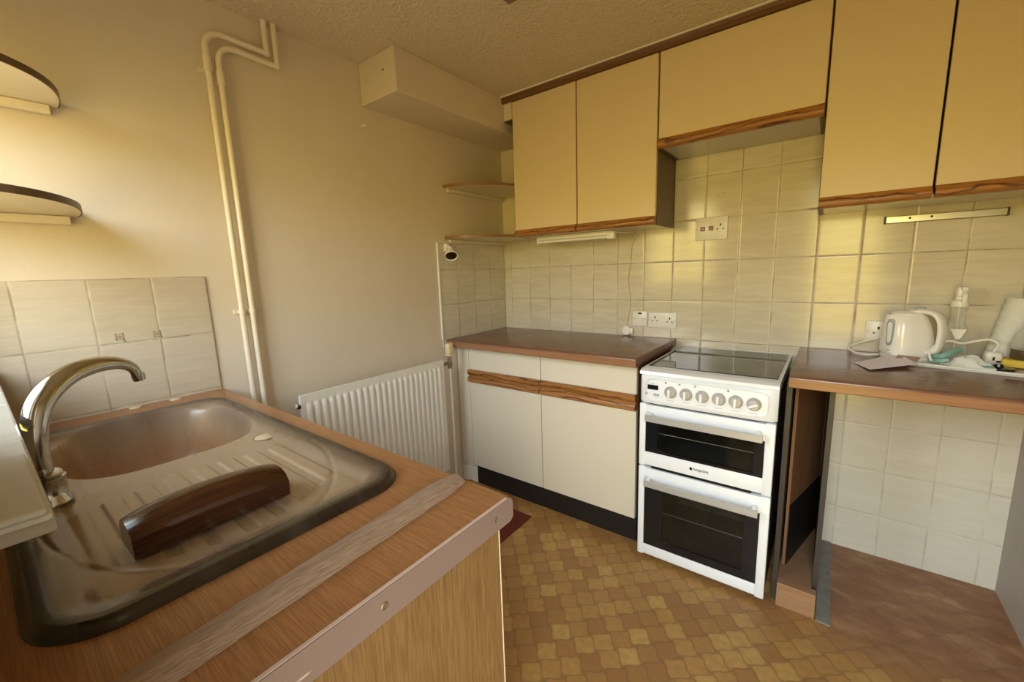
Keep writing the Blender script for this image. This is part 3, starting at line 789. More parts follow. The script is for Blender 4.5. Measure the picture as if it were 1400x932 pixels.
tag(obj('wooden_block', wbk, 'blockwood', None, True, 38), 'dark varnished wooden block with curved top lying on the sink drainer', 'wooden block')

# batten lying on the worktop
mtb = Matrix.Translation((1.226, -1.727, ZS)) @ Matrix.Rotation(radians(-86.0 - 180 + 172.5 + 0), 4, 'Z')
bt = new(); LB = .56
pth = [(0, 0), (LB, 0)]
sec = [(-.0200, 0), (-.0200, .011), (-.017, .0145), (-.006, .0155), (.0035, .015), (.007, .0135), (.0200, .004), (.0205, 0)]
rg_ = []
d0 = Vector((1.2255, -1.728, ZS + .0004)); d1_ = Vector((1.262, -2.285, ZS + .0004)); dv = (d1_ - d0).normalized(); sdv = Vector((-dv.y, dv.x, 0))
for i in range(13):
    s = i / 12; q = d0.lerp(d1_, s); rr_ = []
    sc2 = .72 if i == 0 else 1
    for a, b_ in sec: rr_.append(bt.verts.new(q + sdv * (a * sc2 + .0008 * sin(i * 2.1)) + Vector((0, 0, b_ * (sc2 + .05 * sin(i * 1.3))))))
    rg_.append(rr_)
for a, b in zip(rg_, rg_[1:]):
    m = len(a)
    for k in range(m): bt.faces.new((a[k], a[(k + 1) % m], b[(k + 1) % m], b[k]))
bt.faces.new(rg_[0][::-1]); bt.faces.new(rg_[-1])
tag(obj('wooden_batten', bt, 'batten', None, True, 35), 'long greyish wooden batten across the worktop between sink and mauve edge strip', 'batten')

# folded white cloth on the end of the tiled sill
bm = new(); n = 10
def cl(x0, x1, y0, y1, z0, z1):
    box(bm, x0, x1, y0, y1, z0, z1, .0036, 3)
cl(.985, 1.2, -2.42, -2.226, 1.0682, 1.076); cl(.99, 1.205, -2.415, -2.229, 1.0765, 1.084)
bmesh.ops.subdivide_edges(bm, edges=bm.edges, cuts=2, use_grid_fill=True)
for v in bm.verts: 
    if v.co.z > 1.079: v.co.z += .001 * sin(v.co.x * 60 + v.co.y * 25)
tag(obj('folded_cloth', bm, 'cloth', None, True, 50), 'folded white cloth lying on the end of the tiled window sill', 'cloth')

# adhesive leftovers on the sink tiles
for (yy, zz, lab) in ((-1.968, 1.121, 'small square adhesive mark on the sink tiles, the left one above the tap spout'), (-1.876, 1.118, 'small square adhesive mark on the sink tiles, nearer the pipes')):
    b2 = new(); s = .010
    box(b2, -.0002, .0008, yy - s, yy + s, zz + s - .003, zz + s); box(b2, -.0002, .0008, yy - s, yy + s, zz - s, zz - s + .003)
    box(b2, -.0002, .0008, yy - s, yy - s + .003, zz - s, zz + s); box(b2, -.0002, .0008, yy + s - .003, yy + s, zz - s, zz + s)
    box(b2, -.0002, .0006, yy - s * .5, yy + s * .6, zz - s * .5, zz + s * .4)
    box(b2, -.0002, .0008, yy + s * .7, yy + s * 1.2, zz - s * 1.7, zz - s)
    tag(obj('adhesive_mark', b2, 'stain'), lab, 'mark', 'adhesive marks on the sink tiles')

# ------------------------------------------------------------------ heating pipes
def pipe(y, ztop, yend, xoff, label, zr):
    t = thing('heating_pipe', label, 'pipe', (.03, y, 0), 'cream heating pipes')
    x = .022 + xoff
    pts = [(x, y, .03), (x, y, .9), (x, y, 1.6), (x, y, ztop - .09)]
    arc = [(x, y + .055 * (1 - cos(a)), ztop - .055 + .055 * sin(a)) for a in [pi / 2 * k / 8 for k in range(9)]]
    zend = ztop - .004
    path = pts + arc + [(x, (y + .055 + yend) / 2, ztop - .003), (x, yend - .006, zend)]
    b2 = new(); tube(b2, path, .0098, 14); tube(b2, [(x, yend, zend - .006), (x, yend, CEIL)], .0098, 14)
    lathe(b2, [(.001, -.0135), (.010, -.009), (.012, 0), (.010, .009), (.001, .0135)], (x, yend, zend), 14)
    obj('pipe_run', b2, 'pipe', t, True, 50)
    b2 = new(); cyl(b2, (x, y, ztop - .118), (x, y, ztop - .085), .0125, seg=16); obj('joint_sleeve', b2, 'pipe', t, True, 50)
    for zc in (1.168, ztop - .125):
        b2 = new(); cyl(b2, (x, y, zc - .007), (x, y, zc + .007), .0132, seg=16); box(b2, -.006, x - .008, y - .008, y + .008, zc - .006, zc + .006)
        box(b2, -.006, .002, y - .02, y + .006, zc - .007, zc + .007)
        obj('clip', b2, 'pipe', t, True, 50)
pipe(-1.625, 2.120, -1.424, 0, 'cream painted heating pipe on the wall, nearer the sink', 0)
pipe(-1.590, 2.086, -1.390, 0, 'cream painted heating pipe on the wall, nearer the radiator', 0)

# ------------------------------------------------------------------ radiator
ry0, ry1, rz0, rz1, rx = -1.482, -.690, .165, .812, .085
ra = thing('radiator', 'white ribbed panel radiator on the wall between sink and base cabinets', 'radiator', (.05, (ry0 + ry1) / 2, rz0))
bm = new(); NR = 23; per = (ry1 - ry0 - .036) / NR
def radx(y, z):
    if y < ry0 + .016 or y > ry1 - .016: return rx
    u = (y - (ry0 + .018)) / per; f = u - math.floor(u)
    top = ss(rz1 - .030, rz1 - .052, z) if z > .4 else ss(rz0 + .030, rz0 + .052, z)
    return rx + .0100 * top * (ss(.06, .30, f) * (1 - ss(.64, .88, f))) - .0025 * top
zs_ = [rz0, rz0 + .012, rz0 + .026, rz0 + .034, rz0 + .042, rz0 + .052, .4, .6, rz1 - .052, rz1 - .046, rz1 - .040, rz1 - .035, rz1 - .030, rz1 - .024, rz1 - .012, rz1]
ysr = [ry0, ry0 + .009, ry0 + .018] + [ry0 + .018 + per * k / 10 for k in range(1, NR * 10)] + [ry1 - .018, ry1 - .009, ry1]
fr_ = []; 
for y_ in ysr: fr_.append([bm.verts.new((radx(y_, z), y_, z)) for z in zs_])
bk = [[bm.verts.new((rx - .018, y_, z)) for z in (zs_[0], zs_[-1])] for y_ in (ysr[0], ysr[-1])]
for a, b in zip(fr_, fr_[1:]):
    for k in range(len(a) - 1): bm.faces.new((a[k], b[k], b[k + 1], a[k + 1]))
bm.faces.new([f[-1] for f in fr_] + [bk[1][1], bk[0][1]]); bm.faces.new([f[0] for f in fr_][::-1] + [bk[0][0], bk[1][0]])
bm.faces.new([bk[0][0]] + fr_[0] + [bk[0][1]]); bm.faces.new([bk[1][1]] + fr_[-1][::-1] + [bk[1][0]]); bm.faces.new((bk[0][0], bk[0][1], bk[1][1], bk[1][0]))
obj('panel', bm, 'rad', ra, True, 50)
for yy in (ry0 + .15, ry1 - .15): obj('bracket', B(.0005, rx - .018, yy - .015, yy + .015, .25, .75), 'rad', ra)
b2 = new(); cyl(b2, (rx - .01, ry0, rz1 - .045), (rx - .01, ry0 - .012, rz1 - .045), .009, seg=14); obj('bleed_plug', b2, 'black', ra, True)
b2 = new(); cyl(b2, (rx - .01, ry0 - .012, rz1 - .040), (rx - .01, ry0 - .018, rz1 - .040), .008, seg=14); obj('bleed_cap', b2, 'white_paint', ra, True)
vx, vy = rx - .012, ry1 + .060
b2 = new(); tube(b2, smooth_path([(vx, ry1 - .002, rz1 - .03), (vx, ry1 + .03, rz1 - .03), (vx, vy, rz1 - .028)], 4), .009, 12); tube(b2, [(vx, vy, rz1 - .06), (vx, vy, rz1 + .012)], .011, 14); tube(b2, [(vx, vy, rz1 - .045), (vx, vy, rz1 - .02)], .015, 8)
vl = obj('thermostatic_valve', b2, 'brass', ra, True)
b2 = new(); box(b2, vx - .019, vx + .019, vy - .019, vy + .019, rz1 + .012, rz1 + .024, .004, 2); box(b2, vx - .016, vx + .016, vy - .016, vy + .016, rz1 + .024, rz1 + .085, .004, 2)
obj('valve_head', b2, 'trv', vl, True, 40)
b2 = new(); tube(b2, [(vx, vy, rz1 - .06), (vx, vy, .02)], .0075, 12); obj('feed_pipe', b2, 'pipe', ra, True)

# ------------------------------------------------------------------ spot lamp in the corner
sp = thing('spot_lamp', 'small white spot lamp clipped under the lower corner shelf', 'lamp', (.03, -.52, 1.44))
b2 = new(); box(b2, -.0005, .020, -.556, -.528, 1.405, 1.452, .004, 2); obj('mount', b2, 'plastic', sp, True, 40)
b2 = new(); tube(b2, smooth_path([(.018, -.545, 1.435), (.035, -.55, 1.432), (.045, -.55, 1.420)], 4), .006, 10); obj('arm', b2, 'plastic', sp, True)
ax = Vector((.42, -.36, -.62)).normalized(); mh = ax.to_track_quat('Z', 'Y').to_matrix().to_4x4(); mh.translation = Vector((.042, -.545, 1.425))
b2 = new(); lathe(b2, [(.010, -.004), (.015, 0), (.017, .022), (.022, .034), (.035, .050), (.038, .058), (.038, .064), (.034, .0645), (.030, .056), (.010, .040)], seg=28, mtx=mh); obj('lamp_shade', b2, 'plastic', sp, True, 40)
b2 = new(); lathe(b2, [(.0325, .059), (.026, .0612), (.002, .062)], seg=24, mtx=mh); obj('bulb', b2, 'lampblack', sp, True, 40)

# ------------------------------------------------------------------ strip light under the wall cabinet, its cord and plug
sl = thing('strip_light', 'slim white strip light under the two-door wall cabinet with trailing cord', 'light', (.63, -.18, 1.44))
b2 = new(); box(b2, .400, .862, -.195, -.165, 1.452, UB, .004, 2); obj('housing', b2, 'plastic', sl, True, 40)
b2 = new(); cyl(b2, (.405, -.188, 1.443), (.83, -.188, 1.443), .0075, seg=14); obj('tube', b2, 'white_paint', sl, True)
for x in (.395, .828): obj('end_cap', B(x, x + (.010 if x < .5 else .040), -.2, -.168, 1.432, 1.472, .003, 2), 'plastic', sl, True, 40)
b2 = new(); tube(b2, smooth_path([(.862, -.18, 1.464), (.90, -.15, 1.462), (.925, -.08, 1.462), (.905, -.012, 1.44), (.885, -.006, 1.39), (.882, -.006, 1.33), (.869, -.006, 1.22), (.877, -.006, 1.15), (.883, -.006, 1.08), (.866, -.006, .99), (.862, -.016, .955)], 7), .0028, 8)
obj('cord', b2, 'trv', sl, True)
b2 = new(); mp = Matrix.Translation((.868, -.018, .935)) @ Matrix.Rotation(pi / 2, 4, 'X')
lathe(b2, [(.024, -.014), (.028, -.010), (.028, .004), (.023, .009), (.008, .010)], seg=24, mtx=mp); box(b2, .882, .905, -.022, -.004, .915, .950, .004, 2)
tag(obj('junction_plug', b2, 'plastic', None, True, 40), 'round white plug at the end of the cord, beside the fused switch', 'plug')

# ------------------------------------------------------------------ wall plates
def plate(name, label, cat, x0, x1, z0, z1, th=.010):
    t = thing(name, label, cat, ((x0 + x1) / 2, -.001, z0), 'white electrical plates')
    b2 = new(); box(b2, x0, x1, -th, -.0002, z0, z1, .0025, 2); obj('face_plate', b2, 'plastic', t, True, 40)
    return t
def pins(t, cx, cz, s=1.0, flip=False):
    b2 = new(); y = -.0106
    box(b2, cx - .0028 * s, cx + .0028 * s, y, -.009, cz + .007 * s, cz + .016 * s)
    for d in (-1, 1): box(b2, cx + d * .011 * s - .0035 * s, cx + d * .011 * s + .0035 * s, y, -.009, cz - .0075 * s, cz - .0035 * s)
    obj('pin_holes', b2, 'black', t)
def screws(t, xs_, cz):
    for x in xs_:
        b2 = new(); cyl(b2, (x, -.0095, cz), (x, -.0108, cz), .0026, seg=10); obj('screw', b2, 'brass', t)
t = plate('fused_switch', 'white fused switch plate with dark window, left of the double socket', 'switch', .901, .981, .962, 1.044)
obj('neon_window', B(.930, .952, -.0108, -.009, 1.029, 1.037), 'black', t); screws(t, (.911, .970), 1.003)
obj('rocker', B(.944, .958, -.013, -.009, .990, 1.012, .001, 1), 'white_paint', t); obj('fuse_carrier', B(.922, .938, -.0115, -.009, .990, 1.010, .001, 1), 'plastic', t)
t = plate('double_socket', 'white double power socket on the tiles left of the cooker', 'socket', .989, 1.136, .958, 1.040)
pins(t, 1.024, 1.002, 1.1); pins(t, 1.101, .998, 1.1)
for x in (1.050, 1.066): obj('rocker', B(x, x + .012, -.013, -.009, 1.010, 1.030, .001, 1), 'white_paint', t)
screws(t, (.998, 1.127), .999)
t = plate('cooker_switch', 'white cooker control plate with two red switches above the cooker', 'switch', 1.213, 1.356, 1.402, 1.510)
t['label'] = 'white cooker control plate with two red rockers on tiles above the hob'
obj('rocker', B(1.236, 1.257, -.0135, -.009, 1.446, 1.467, .002, 1), 'red', t); obj('rocker', B(1.273, 1.294, -.0135, -.009, 1.447, 1.468, .002, 1), 'red', t)
obj('rocker_base', B(1.235, 1.258, -.0115, -.009, 1.437, 1.446, .001, 1), 'plastic', t)
pins(t, 1.325, 1.458, 1.15); screws(t, (1.221, 1.345), 1.455)
t = plate('single_socket', 'white single power socket on the tiles behind the kettle', 'socket', 1.893, 1.980, .950, 1.034)
pins(t, 1.934, .992, 1.2)
b2 = new(); cyl(b2, (1.942, -.0095, 1.003), (1.942, -.0112, 1.003), .0042, seg=12); 
b2.free()
screws(t, (1.901,), .992)

# magnetic knife rack
kr = thing('knife_rack', 'brushed steel magnetic knife rack below the right wall cabinet', 'knife rack', (2.08, -.01, 1.417))
obj('bar', B(1.917, 2.236, -.020, -.0005, 1.419, 1.4445, .002, 1), 'steel', kr)
obj('end_cap', B(1.914, 1.920, -.021, -.0005, 1.4175, 1.446), 'dark_panel', kr); obj('end_cap', B(2.233, 2.239, -.021, -.0005, 1.4175, 1.446), 'dark_panel', kr)
for x in (1.987, 2.046):
    b2 = new(); cyl(b2, (x, -.0195, 1.434), (x, -.0215, 1.434), .004, seg=12); obj('screw', b2, 'black', kr)

# ------------------------------------------------------------------ floor mat and ceiling fitting
tag(obj('floor_mat', B(.10, .598, -1.25, -.606, 0, .006, .002, 1), 'mat'), 'red-brown mat on the floor in front of the radiator', 'mat')
lf = thing('ceiling_fitting', 'small dark fitting on the ceiling at the top edge of the view', 'light fitting', (.86, -1.0, CEIL))
obj('base', B(.790, .93, -1.07, -.934, CEIL - .022, CEIL, .004, 1), 'light_grey', lf)
b2 = new(); lathe(b2, [(.030, 0), (.03, -.010), (.02, -.016), (.002, -.018)], (.878, -1.022, CEIL - .022), 24); obj('lamp_holder', b2, 'plastic', lf, True)

# ------------------------------------------------------------------ things on the right worktop
ZT2 = ZT + .0003
# tray
ty = thing('tray', 'shallow white tray under the kettle and oddments', 'tray', (2.17, -.15, ZT2))
mt = Matrix.Translation((2.155, -.165, ZT2)) @ Matrix.Rotation(radians(-13), 4, 'Z')
bm = new(); prism(bm, [(a * 1, b) for a, b in rrect(-.165, .165, -.105, .105, .03, 5)], 2, 0, .003)
P1 = rrect(-.165, .165, -.105, .105, .03, 5)
pp = [(a, b, .009) for a, b in P1]; tube(bm, pp + [pp[0]], .004, 8, flat=.0045, closed_ends=False)
for (a, b), (c, d) in zip(P1, P1[1:] + P1[:1]):
    v = [bm.verts.new((a, b, 0)), bm.verts.new((c, d, 0)), bm.verts.new((c, d, .009)), bm.verts.new((a, b, .009))]; bm.faces.new(v)
for v in bm.verts: v.co = mt @ v.co
obj('tray_body', bm, 'white_paint', ty, True, 50)
ZY = ZT2 + .0035
# kettle
KX, KY = 2.010, -.110
kt = thing('kettle', 'squat white electric kettle with grey water gauge on its base', 'kettle', (KX, KY, ZY))
b2 = new(); lathe(b2, [(.072, 0), (.074, .004), (.074, .012), (.068, .016), (.002, .017)], (KX, KY, ZY), 40); obj('power_base', b2, 'kettle', kt, True, 40)
b2 = new()
prof = [(.0, .066, 0), (.006, .070, 0), (.012, .071, 0), (.05, .070, .001), (.085, .066, .003), (.115, .060, .005), (.140, .052, .007), (.150, .046, .008)]
kd = Vector((-.90, -.44, 0)).normalized()   # spout direction
kp = Vector((-kd.y, kd.x, 0))
zk = ZY + .0172
def kr_at(z):
    for (z0_, r0_, s0_), (z1_, r1_, s1_) in zip(prof, prof[1:]):
        if z0_ <= z <= z1_:
            t_ = (z - z0_) / (z1_ - z0_); return r0_ + (r1_ - r0_) * t_, s0_ + (s1_ - s0_) * t_
    return prof[-1][1:]
def kpt(a, z, out=0.):
    r_, sh = kr_at(z); ex = 2.5; c_, s_ = cos(a), sin(a); r_ += out
    u_ = math.copysign(abs(c_) ** (2 / ex), c_) * r_ * 1.06; w_ = math.copysign(abs(s_) ** (2 / ex), s_) * r_ * .94
    if c_ > .9: u_ += (c_ - .9) * .16 * max(0, (z - .08) / .07)
    return Vector((KX, KY, zk + z)) + kd * (u_ + sh) + kp * w_
rings = [[b2.verts.new(kpt(2 * pi * k / 48, z)) for k in range(48)] for z, _, _ in prof]
for a, b in zip(rings, rings[1:]):
    for k in range(48): b2.faces.new((a[k], a[(k + 1) % 48], b[(k + 1) % 48], b[k]))
b2.faces.new(rings[0][::-1]); b2.faces.new(rings[-1])
obj('jug', b2, 'kettle', kt, True, 50)
b2 = new(); lathe(b2, [(.0465, .148), (.047, .154), (.040, .161), (.015, .164), (.001, .164)], (KX + kd.x * .008, KY + kd.y * .008, zk), 36, sx=1, sy=.95); obj('lid', b2, 'kettle', kt, True, 40)
hd = Vector((.86, -.50, 0)).normalized()
hp = [Vector((KX, KY, zk)) + hd * a + Vector((0, 0, z)) for a, z in ((.000, .158), (.038, .164), (.070, .158), (.089, .136), (.096, .10), (.095, .055), (.088, .024), (.064, .014))]
b2 = new(); sp_ = smooth_path(hp, 6); tube(b2, sp_, [.010] * len(sp_), 16, flat=[.023] * len(sp_)); obj('handle', b2, 'kettle', kt, True, 60)
b2 = new(); q0 = Vector((KX, KY, zk + .164)) + hd * .030; box(b2, q0.x - .014, q0.x + .014, q0.y - .010, q0.y + .010, q0.z + .007, q0.z + .014, .003, 2); obj('lid_button', b2, 'grey', kt, True)
# gauge: rounded oval on the flank below the spout
def oval(ha, z0_, z1_, out, mat, par, nm):
    b = new(); A = []; Bq = []; ca = .30
    for k in range(40):
        a = 2 * pi * k / 40; ex = 2.8
        u_ = math.copysign(abs(cos(a)) ** (2 / ex), cos(a)) * ha; w_ = (z0_ + z1_) / 2 + math.copysign(abs(sin(a)) ** (2 / ex), sin(a)) * (z1_ - z0_) / 2
        A.append(b.verts.new(kpt(ca + u_, w_, -.004))); Bq.append(b.verts.new(kpt(ca + u_, w_, out)))
    for k in range(40): b.faces.new((A[k], A[(k + 1) % 40], Bq[(k + 1) % 40], Bq[k]))
    mid = b.verts.new(kpt(ca, (z0_ + z1_) / 2, out))
    b.faces.new(A[::-1])
    for k in range(40): b.faces.new((Bq[k], Bq[(k + 1) % 40], mid))
    return obj(nm, b, mat, par, True, 40)
wg = oval(.20, .035, .135, .0025, 'grey', kt, 'water_gauge'); oval(.115, .047, .123, .0045, 'white_paint', wg, 'gauge_window')
b2 = new(); gx = kpt(.35, .018, .001); box(b2, gx.x - .009, gx.x + .009, gx.y - .001, gx.y + .001, gx.z - .002, gx.z + .002); obj('badge', b2, 'grey', kt)
b2 = new(); tube(b2, smooth_path([(KX - .076, KY - .01, ZY + .008), (KX - .115, KY + .0, ZT2 + .006), (KX - .15, KY + .03, ZT2 + .008), (KX - .165, KY + .065, ZT2 + .02), (KX - .13, KY + .085, ZT2 + .04), (1.96, -.02, .975)], 6), .0035, 8); obj('power_cord', b2, 'kettle', kt, True)

# lavender leaflet, propped over the tray rim
def sheet(pts, th_, mat, sub=6, sag=0.):
    b = new(); a, b_, c, d = [Vector(p) for p in pts]; top = []; bot = []
    for i in range(sub + 1):
        r1, r2 = [], []
        for j in range(sub + 1):
            s, t_ = i / sub, j / sub
            q = a.lerp(b_, s).lerp(d.lerp(c, s), t_); q.z += sag * sin(pi * s) * sin(pi * t_)
            r1.append(b.verts.new(q)); r2.append(b.verts.new(q - Vector((0, 0, th_))))
        top.append(r1); bot.append(r2)
    for i in range(sub):
        for j in range(sub):
            b.faces.new((top[i][j], top[i + 1][j], top[i + 1][j + 1], top[i][j + 1])); b.faces.new((bot[i][j], bot[i][j + 1], bot[i + 1][j + 1], bot[i + 1][j]))
    for j in range(sub):
        b.faces.new((top[0][j], top[0][j + 1], bot[0][j + 1], bot[0][j])); b.faces.new((top[sub][j], bot[sub][j], bot[sub][j + 1], top[sub][j + 1]))
        b.faces.new((top[j][0], bot[j][0], bot[j + 1][0], top[j + 1][0])); b.faces.new((top[j][sub], top[j + 1][sub], bot[j + 1][sub], bot[j][sub]))
    return b
def paper_mat():
    t = NT('printed_lavender_paper'); p = t.pos(); X = t.xyz(p)
    u = t.math('ADD', t.math('MULTIPLY', X[0], .38), t.math('MULTIPLY', X[1], .92))
    f = t.math('FRACT', t.math('MULTIPLY', u, 95.)); n = t.noise(t.mapping(p, (90, 90, 1)), 1., 3)
    m = t.math('MULTIPLY', t.math('LESS_THAN', f, .4), t.ramp(n, [(.42, 0.), (.5, .55)]))
    t.bsdf(t.mix(m, (.86, .80, .87), (.62, .57, .65)), .6, .3); return t.m
M['paper_print'] = paper_mat()
tag(obj('leaflet', sheet([(1.856, -.285, ZT2 + .002), (1.893, -.405, ZT2 + .006), (2.025, -.285, ZT2 + .016), (1.985, -.150, ZT2 + .026)], .0008, 'lavender', sag=.003), 'paper_print', None, True), 'lavender printed leaflet in front of the kettle', 'leaflet')
tag(obj('brown_card', sheet([(1.972, -.226, ZT2 + .0215), (2.030, -.232, ZT2 + .0160), (2.045, -.175, ZT2 + .020), (1.985, -.175, ZT2 + .0265)], .0012, 'card'), 'card', None), 'small brown card tucked behind the lavender leaflet', 'card')

# spray bottle
SXB, SYB = 2.142, -.075
sb = thing('spray_bottle', 'clear spray bottle with white trigger head standing behind the oddments', 'spray bottle', (SXB, SYB, ZY))
b2 = new(); lathe(b2, [(.030, 0), (.034, .006), (.034, .05), (.033, .09), (.028, .115), (.020, .135), (.0195, .16), (.021, .185), (.015, .20)], (SXB, SYB, ZY), 28); obj('bottle', b2, 'clear', sb, True, 60)
b2 = new(); lathe(b2, [(.0315, .002), (.0322, .045), (.0315, .085), (.020, .1)], (SXB, SYB, ZY), 24); b2.free()
b2 = new(); prism(b2, [(SXB - .022, ZY + .118), (SXB + .020, ZY + .118), (SXB + .006, ZY + .082), (SXB - .006, ZY + .082)], 1, SYB - .0360, SYB - .0345); obj('label_patch', b2, 'white_paint', sb)
b2 = new(); lathe(b2, [(.023, .196), (.024, .2), (.023, .215), (.014, .222), (.013, .238), (.002, .239)], (SXB, SYB, ZY), 24); obj('collar', b2, 'plastic', sb, True, 40)
b2 = new(); box(b2, SXB - .014, SXB + .014, SYB - .022, SYB + .018, ZY + .232, ZY + .268, .006, 3); cyl(b2, (SXB, SYB - .018, ZY + .262), (SXB, SYB - .040, ZY + .262), .008, .006, 14); obj('head', b2, 'plastic', sb, True, 40)
b2 = new(); tube(b2, smooth_path([(SXB + .004, SYB - .022, ZY + .25), (SXB + .004, SYB - .036, ZY + .235), (SXB + .004, SYB - .033, ZY + .21)], 4), .004, 8, flat=.007); obj('trigger', b2, 'plastic', sb, True)
b2 = new(); tube(b2, [(SXB, SYB, ZY + .01), (SXB, SYB, ZY + .2)], .002, 6); obj('dip_tube', b2, 'plastic', sb, True)

# film packet
pk = thing('plastic_packet', 'crumpled white and teal film packet on the tray front', 'packet', (2.16, -.19, ZY))
b2 = sheet([(2.100, -.175, ZY + .007), (2.115, -.255, ZY + .006), (2.212, -.262, ZY + .011), (2.205, -.165, ZY + .012)], .006, 'packet', sub=12, sag=.034)
for v in b2.verts: v.co.z += (.006 * sin(v.co.x * 150 + v.co.y * 60) * cos(v.co.y * 130) + .002 * sin(v.co.x * 400)) if v.co.z > ZY + .014 else 0
obj('film', b2, 'packet', pk, True, 30)
obj('print_patch', sheet([(2.180, -.250, ZY + .0175), (2.184, -.262, ZY + .0135), (2.207, -.262, ZY + .0140), (2.204, -.248, ZY + .0185)], .0012, 'teal', sub=3), 'teal', pk)
b2 = new()
tube(b2, smooth_path([(2.072, -.135, ZY + .010), (2.080, -.165, ZY + .022), (2.098, -.185, ZY + .030), (2.128, -.165, ZY + .046), (2.15, -.14, ZY + .050)], 6), .009, 10, flat=.004)
tube(b2, smooth_path([(2.070, -.165, ZY + .006), (2.083, -.205, ZY + .014), (2.11, -.212, ZY + .022)], 6), .007, 10, flat=.004)
tag(obj('teal_wrapper', b2, 'teal', None, True, 60), 'teal film wrapper twisted between kettle and white packet', 'wrapper')

# white plug with its looped cable
pg = thing('charger_plug', 'white three-pin plug with looped white cable beside the dark jar', 'plug', (2.225, -.14, ZY))
b2 = new(); box(b2, 2.204, 2.246, -.165, -.125, ZY + .006, ZY + .05, .009, 3); obj('plug_body', b2, 'plastic', pg, True, 50)
b2 = new(); box(b2, 2.221, 2.226, -.1665, -.163, ZY + .022, ZY + .034); box(b2, 2.230, 2.240, -.1665, -.163, ZY + .016, ZY + .022); obj('pin_holes', b2, 'black', pg)
b2 = new(); tube(b2, smooth_path([(2.225, -.145, ZY + .048), (2.235, -.14, ZY + .075), (2.215, -.13, ZY + .088), (2.185, -.125, ZY + .080), (2.150, -.13, ZY + .070), (2.120, -.14, ZY + .078), (2.088, -.155, ZY + .068), (2.068, -.17, ZY + .04), (2.072, -.185, ZY + .012), (2.10, -.20, ZY + .008)], 8), .0042, 10); obj('cable', b2, 'plastic', pg, True)
tag(obj('round_lid', lathe(new(), [(.036, 0), (.040, .004), (.036, .009), (.012, .012), (.010, .020), (.001, .021)], (2.226, -.218, ZY + .0003), 32), 'black', None, True, 40), 'shiny black round lid on the tray in front of the plug', 'lid')
# sponge and jar
mts = Matrix.Translation((2.288, -.168, ZT2)) @ Matrix.Rotation(radians(-14), 4, 'Z')
tag(obj('sponge', box(new(), -.045, .045, -.035, .035, .011, .036, .006, 3, mts), 'yellow', None, True, 50), 'yellow sponge on the tray under the dark jar', 'sponge')
jr = thing('dark_jar', 'clear domed bottle with dark brown contents at the right end of the worktop', 'jar', (2.295, -.163, ZT2 + .036))
b2 = new(); lathe(b2, [(.034, 0), (.036, .003), (.036, .034), (.002, .0345)], (2.295, -.163, ZT2 + .0365), 32); obj('contents', b2, 'brown_liquid', jr, True, 40)
b2 = new(); lathe(b2, [(.0375, .034), (.038, .05), (.034, .075), (.024, .095), (.013, .106), (.012, .125), (.001, .126)], (2.295, -.163, ZT2 + .0365), 32); obj('dome', b2, 'clear', jr, True, 60)
# paper towel sheet/roll leaning on the wall
b2 = new()
a0 = Vector((2.262, -.045, ZT2 + .002)); a1 = Vector((2.300, -.035, ZT2 + .215))
pr_ = []
for k in range(25): pr_.append((.042 + .0015 * sin(k * 1.9), .215 * k / 24))
mq = (a1 - a0).to_track_quat('Z', 'Y').to_matrix().to_4x4(); mq.translation = a0 + Vector((0, -.012, .012))
lathe(b2, pr_, seg=36, mtx=mq)
pt = thing('paper_towel_roll', 'pale paper towel roll leaning against the tiles at the far right', 'paper towel', (2.28, -.05, ZT2))
obj('roll', b2, 'tissue', pt, True, 60)
b2 = new(); m2 = mq.copy(); lathe(b2, [(.018, .2151), (.018, .2165), (.002, .2165)], seg=24, mtx=m2); obj('core', b2, 'card', pt, True)

# ------------------------------------------------------------------ camera
cam = bpy.data.cameras.new('camera'); co_ = bpy.data.objects.new('camera', cam); COL.objects.link(co_)
yaw, pit, rol = .6533, -.1653, -.0334
f = Vector((-sin(yaw) * cos(pit), cos(yaw) * cos(pit), sin(pit))); rt = Vector((cos(yaw), sin(yaw), 0)); up = rt.cross(f)
r_ = rt * cos(rol) + up * sin(rol); u_ = -rt * sin(rol) + up * cos(rol)
mw = Matrix(((r_.x, u_.x, -f.x, 1.7597), (r_.y, u_.y, -f.y, -2.2462), (r_.z, u_.z, -f.z, 1.2817), (0, 0, 0, 1)))
co_.matrix_world = mw
cam.sensor_width = 36; cam.lens = 566.92 / 1400 * 36; cam.clip_start = .01
SC.camera = co_

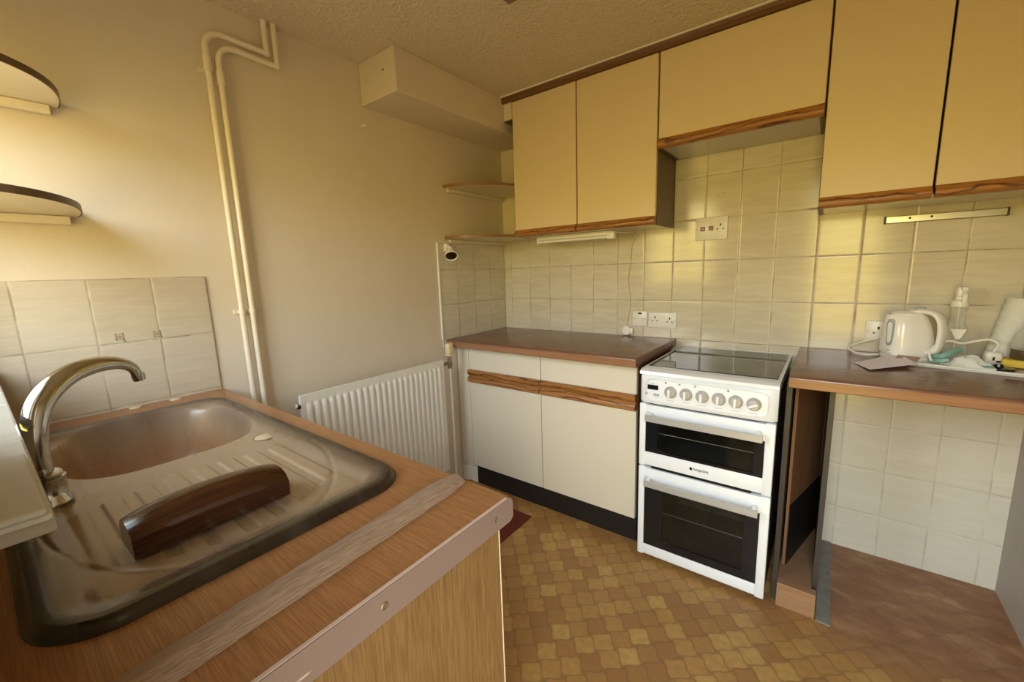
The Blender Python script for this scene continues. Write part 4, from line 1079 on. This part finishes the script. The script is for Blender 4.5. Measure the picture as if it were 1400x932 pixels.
# ------------------------------------------------------------------ daylight: cool sky over sunlit foliage and grass
w = bpy.data.worlds.new('daylight'); SC.world = w; w.use_nodes = True
nt = w.node_tree; nt.nodes.clear()
out = nt.nodes.new('ShaderNodeOutputWorld'); bg = nt.nodes.new('ShaderNodeBackground'); tc = nt.nodes.new('ShaderNodeTexCoord')
sep = nt.nodes.new('ShaderNodeSeparateXYZ'); rp = nt.nodes.new('ShaderNodeValToRGB'); mr = nt.nodes.new('ShaderNodeMapRange')
nt.links.new(tc.outputs['Generated'], sep.inputs[0]); nt.links.new(sep.outputs[2], mr.inputs[0])
mr.inputs[1].default_value = -1; mr.inputs[2].default_value = 1
nt.links.new(mr.outputs[0], rp.inputs[0]); nt.links.new(rp.outputs[0], bg.inputs[0]); nt.links.new(bg.outputs[0], out.inputs[0])
cr = rp.color_ramp
stops = [(0, (.12, .085, .03)), (.30, (.20, .14, .04)), (.42, (.43, .30, .065)), (.505, (.56, .43, .095)), (.55, (.74, .63, .22)), (.60, (.88, .95, 1.)), (.78, (.74, .88, 1.)), (.87, (.33, .40, .46)), (1, (.16, .20, .24))]
while len(cr.elements) < len(stops): cr.elements.new(.5)
for e_, (p_, c_) in zip(cr.elements, stops): e_.position = p_; e_.color = (*c_, 1)
bg.inputs[1].default_value = 16.0
def portal(name, x0, x1, z0, z1):
    l = bpy.data.lights.new(name, 'AREA'); l.shape = 'RECTANGLE'; l.size = x1 - x0; l.size_y = z1 - z0; l.cycles.is_portal = True
    o = bpy.data.objects.new(name, l); COL.objects.link(o); o.location = ((x0 + x1) / 2, YW - .13, (z0 + z1) / 2)
    o.rotation_euler = (radians(90), 0, 0)
portal('window_daylight', WX0, WX1, WZ0, WZ1); portal('doorway_daylight', DX0, DX1, 0, DZ)

SC.view_settings.view_transform = 'Standard'; SC.view_settings.look = 'None'
SC.view_settings.gamma = 1; SC.view_settings.exposure = 0.0; SC.view_settings.use_curve_mapping = False
SC.cycles.max_bounces = 10; SC.cycles.diffuse_bounces = 6; SC.cycles.glossy_bounces = 4; SC.cycles.transparent_max_bounces = 12
SC.cycles.use_denoising = True
SC.cycles.sample_clamp_indirect = 8
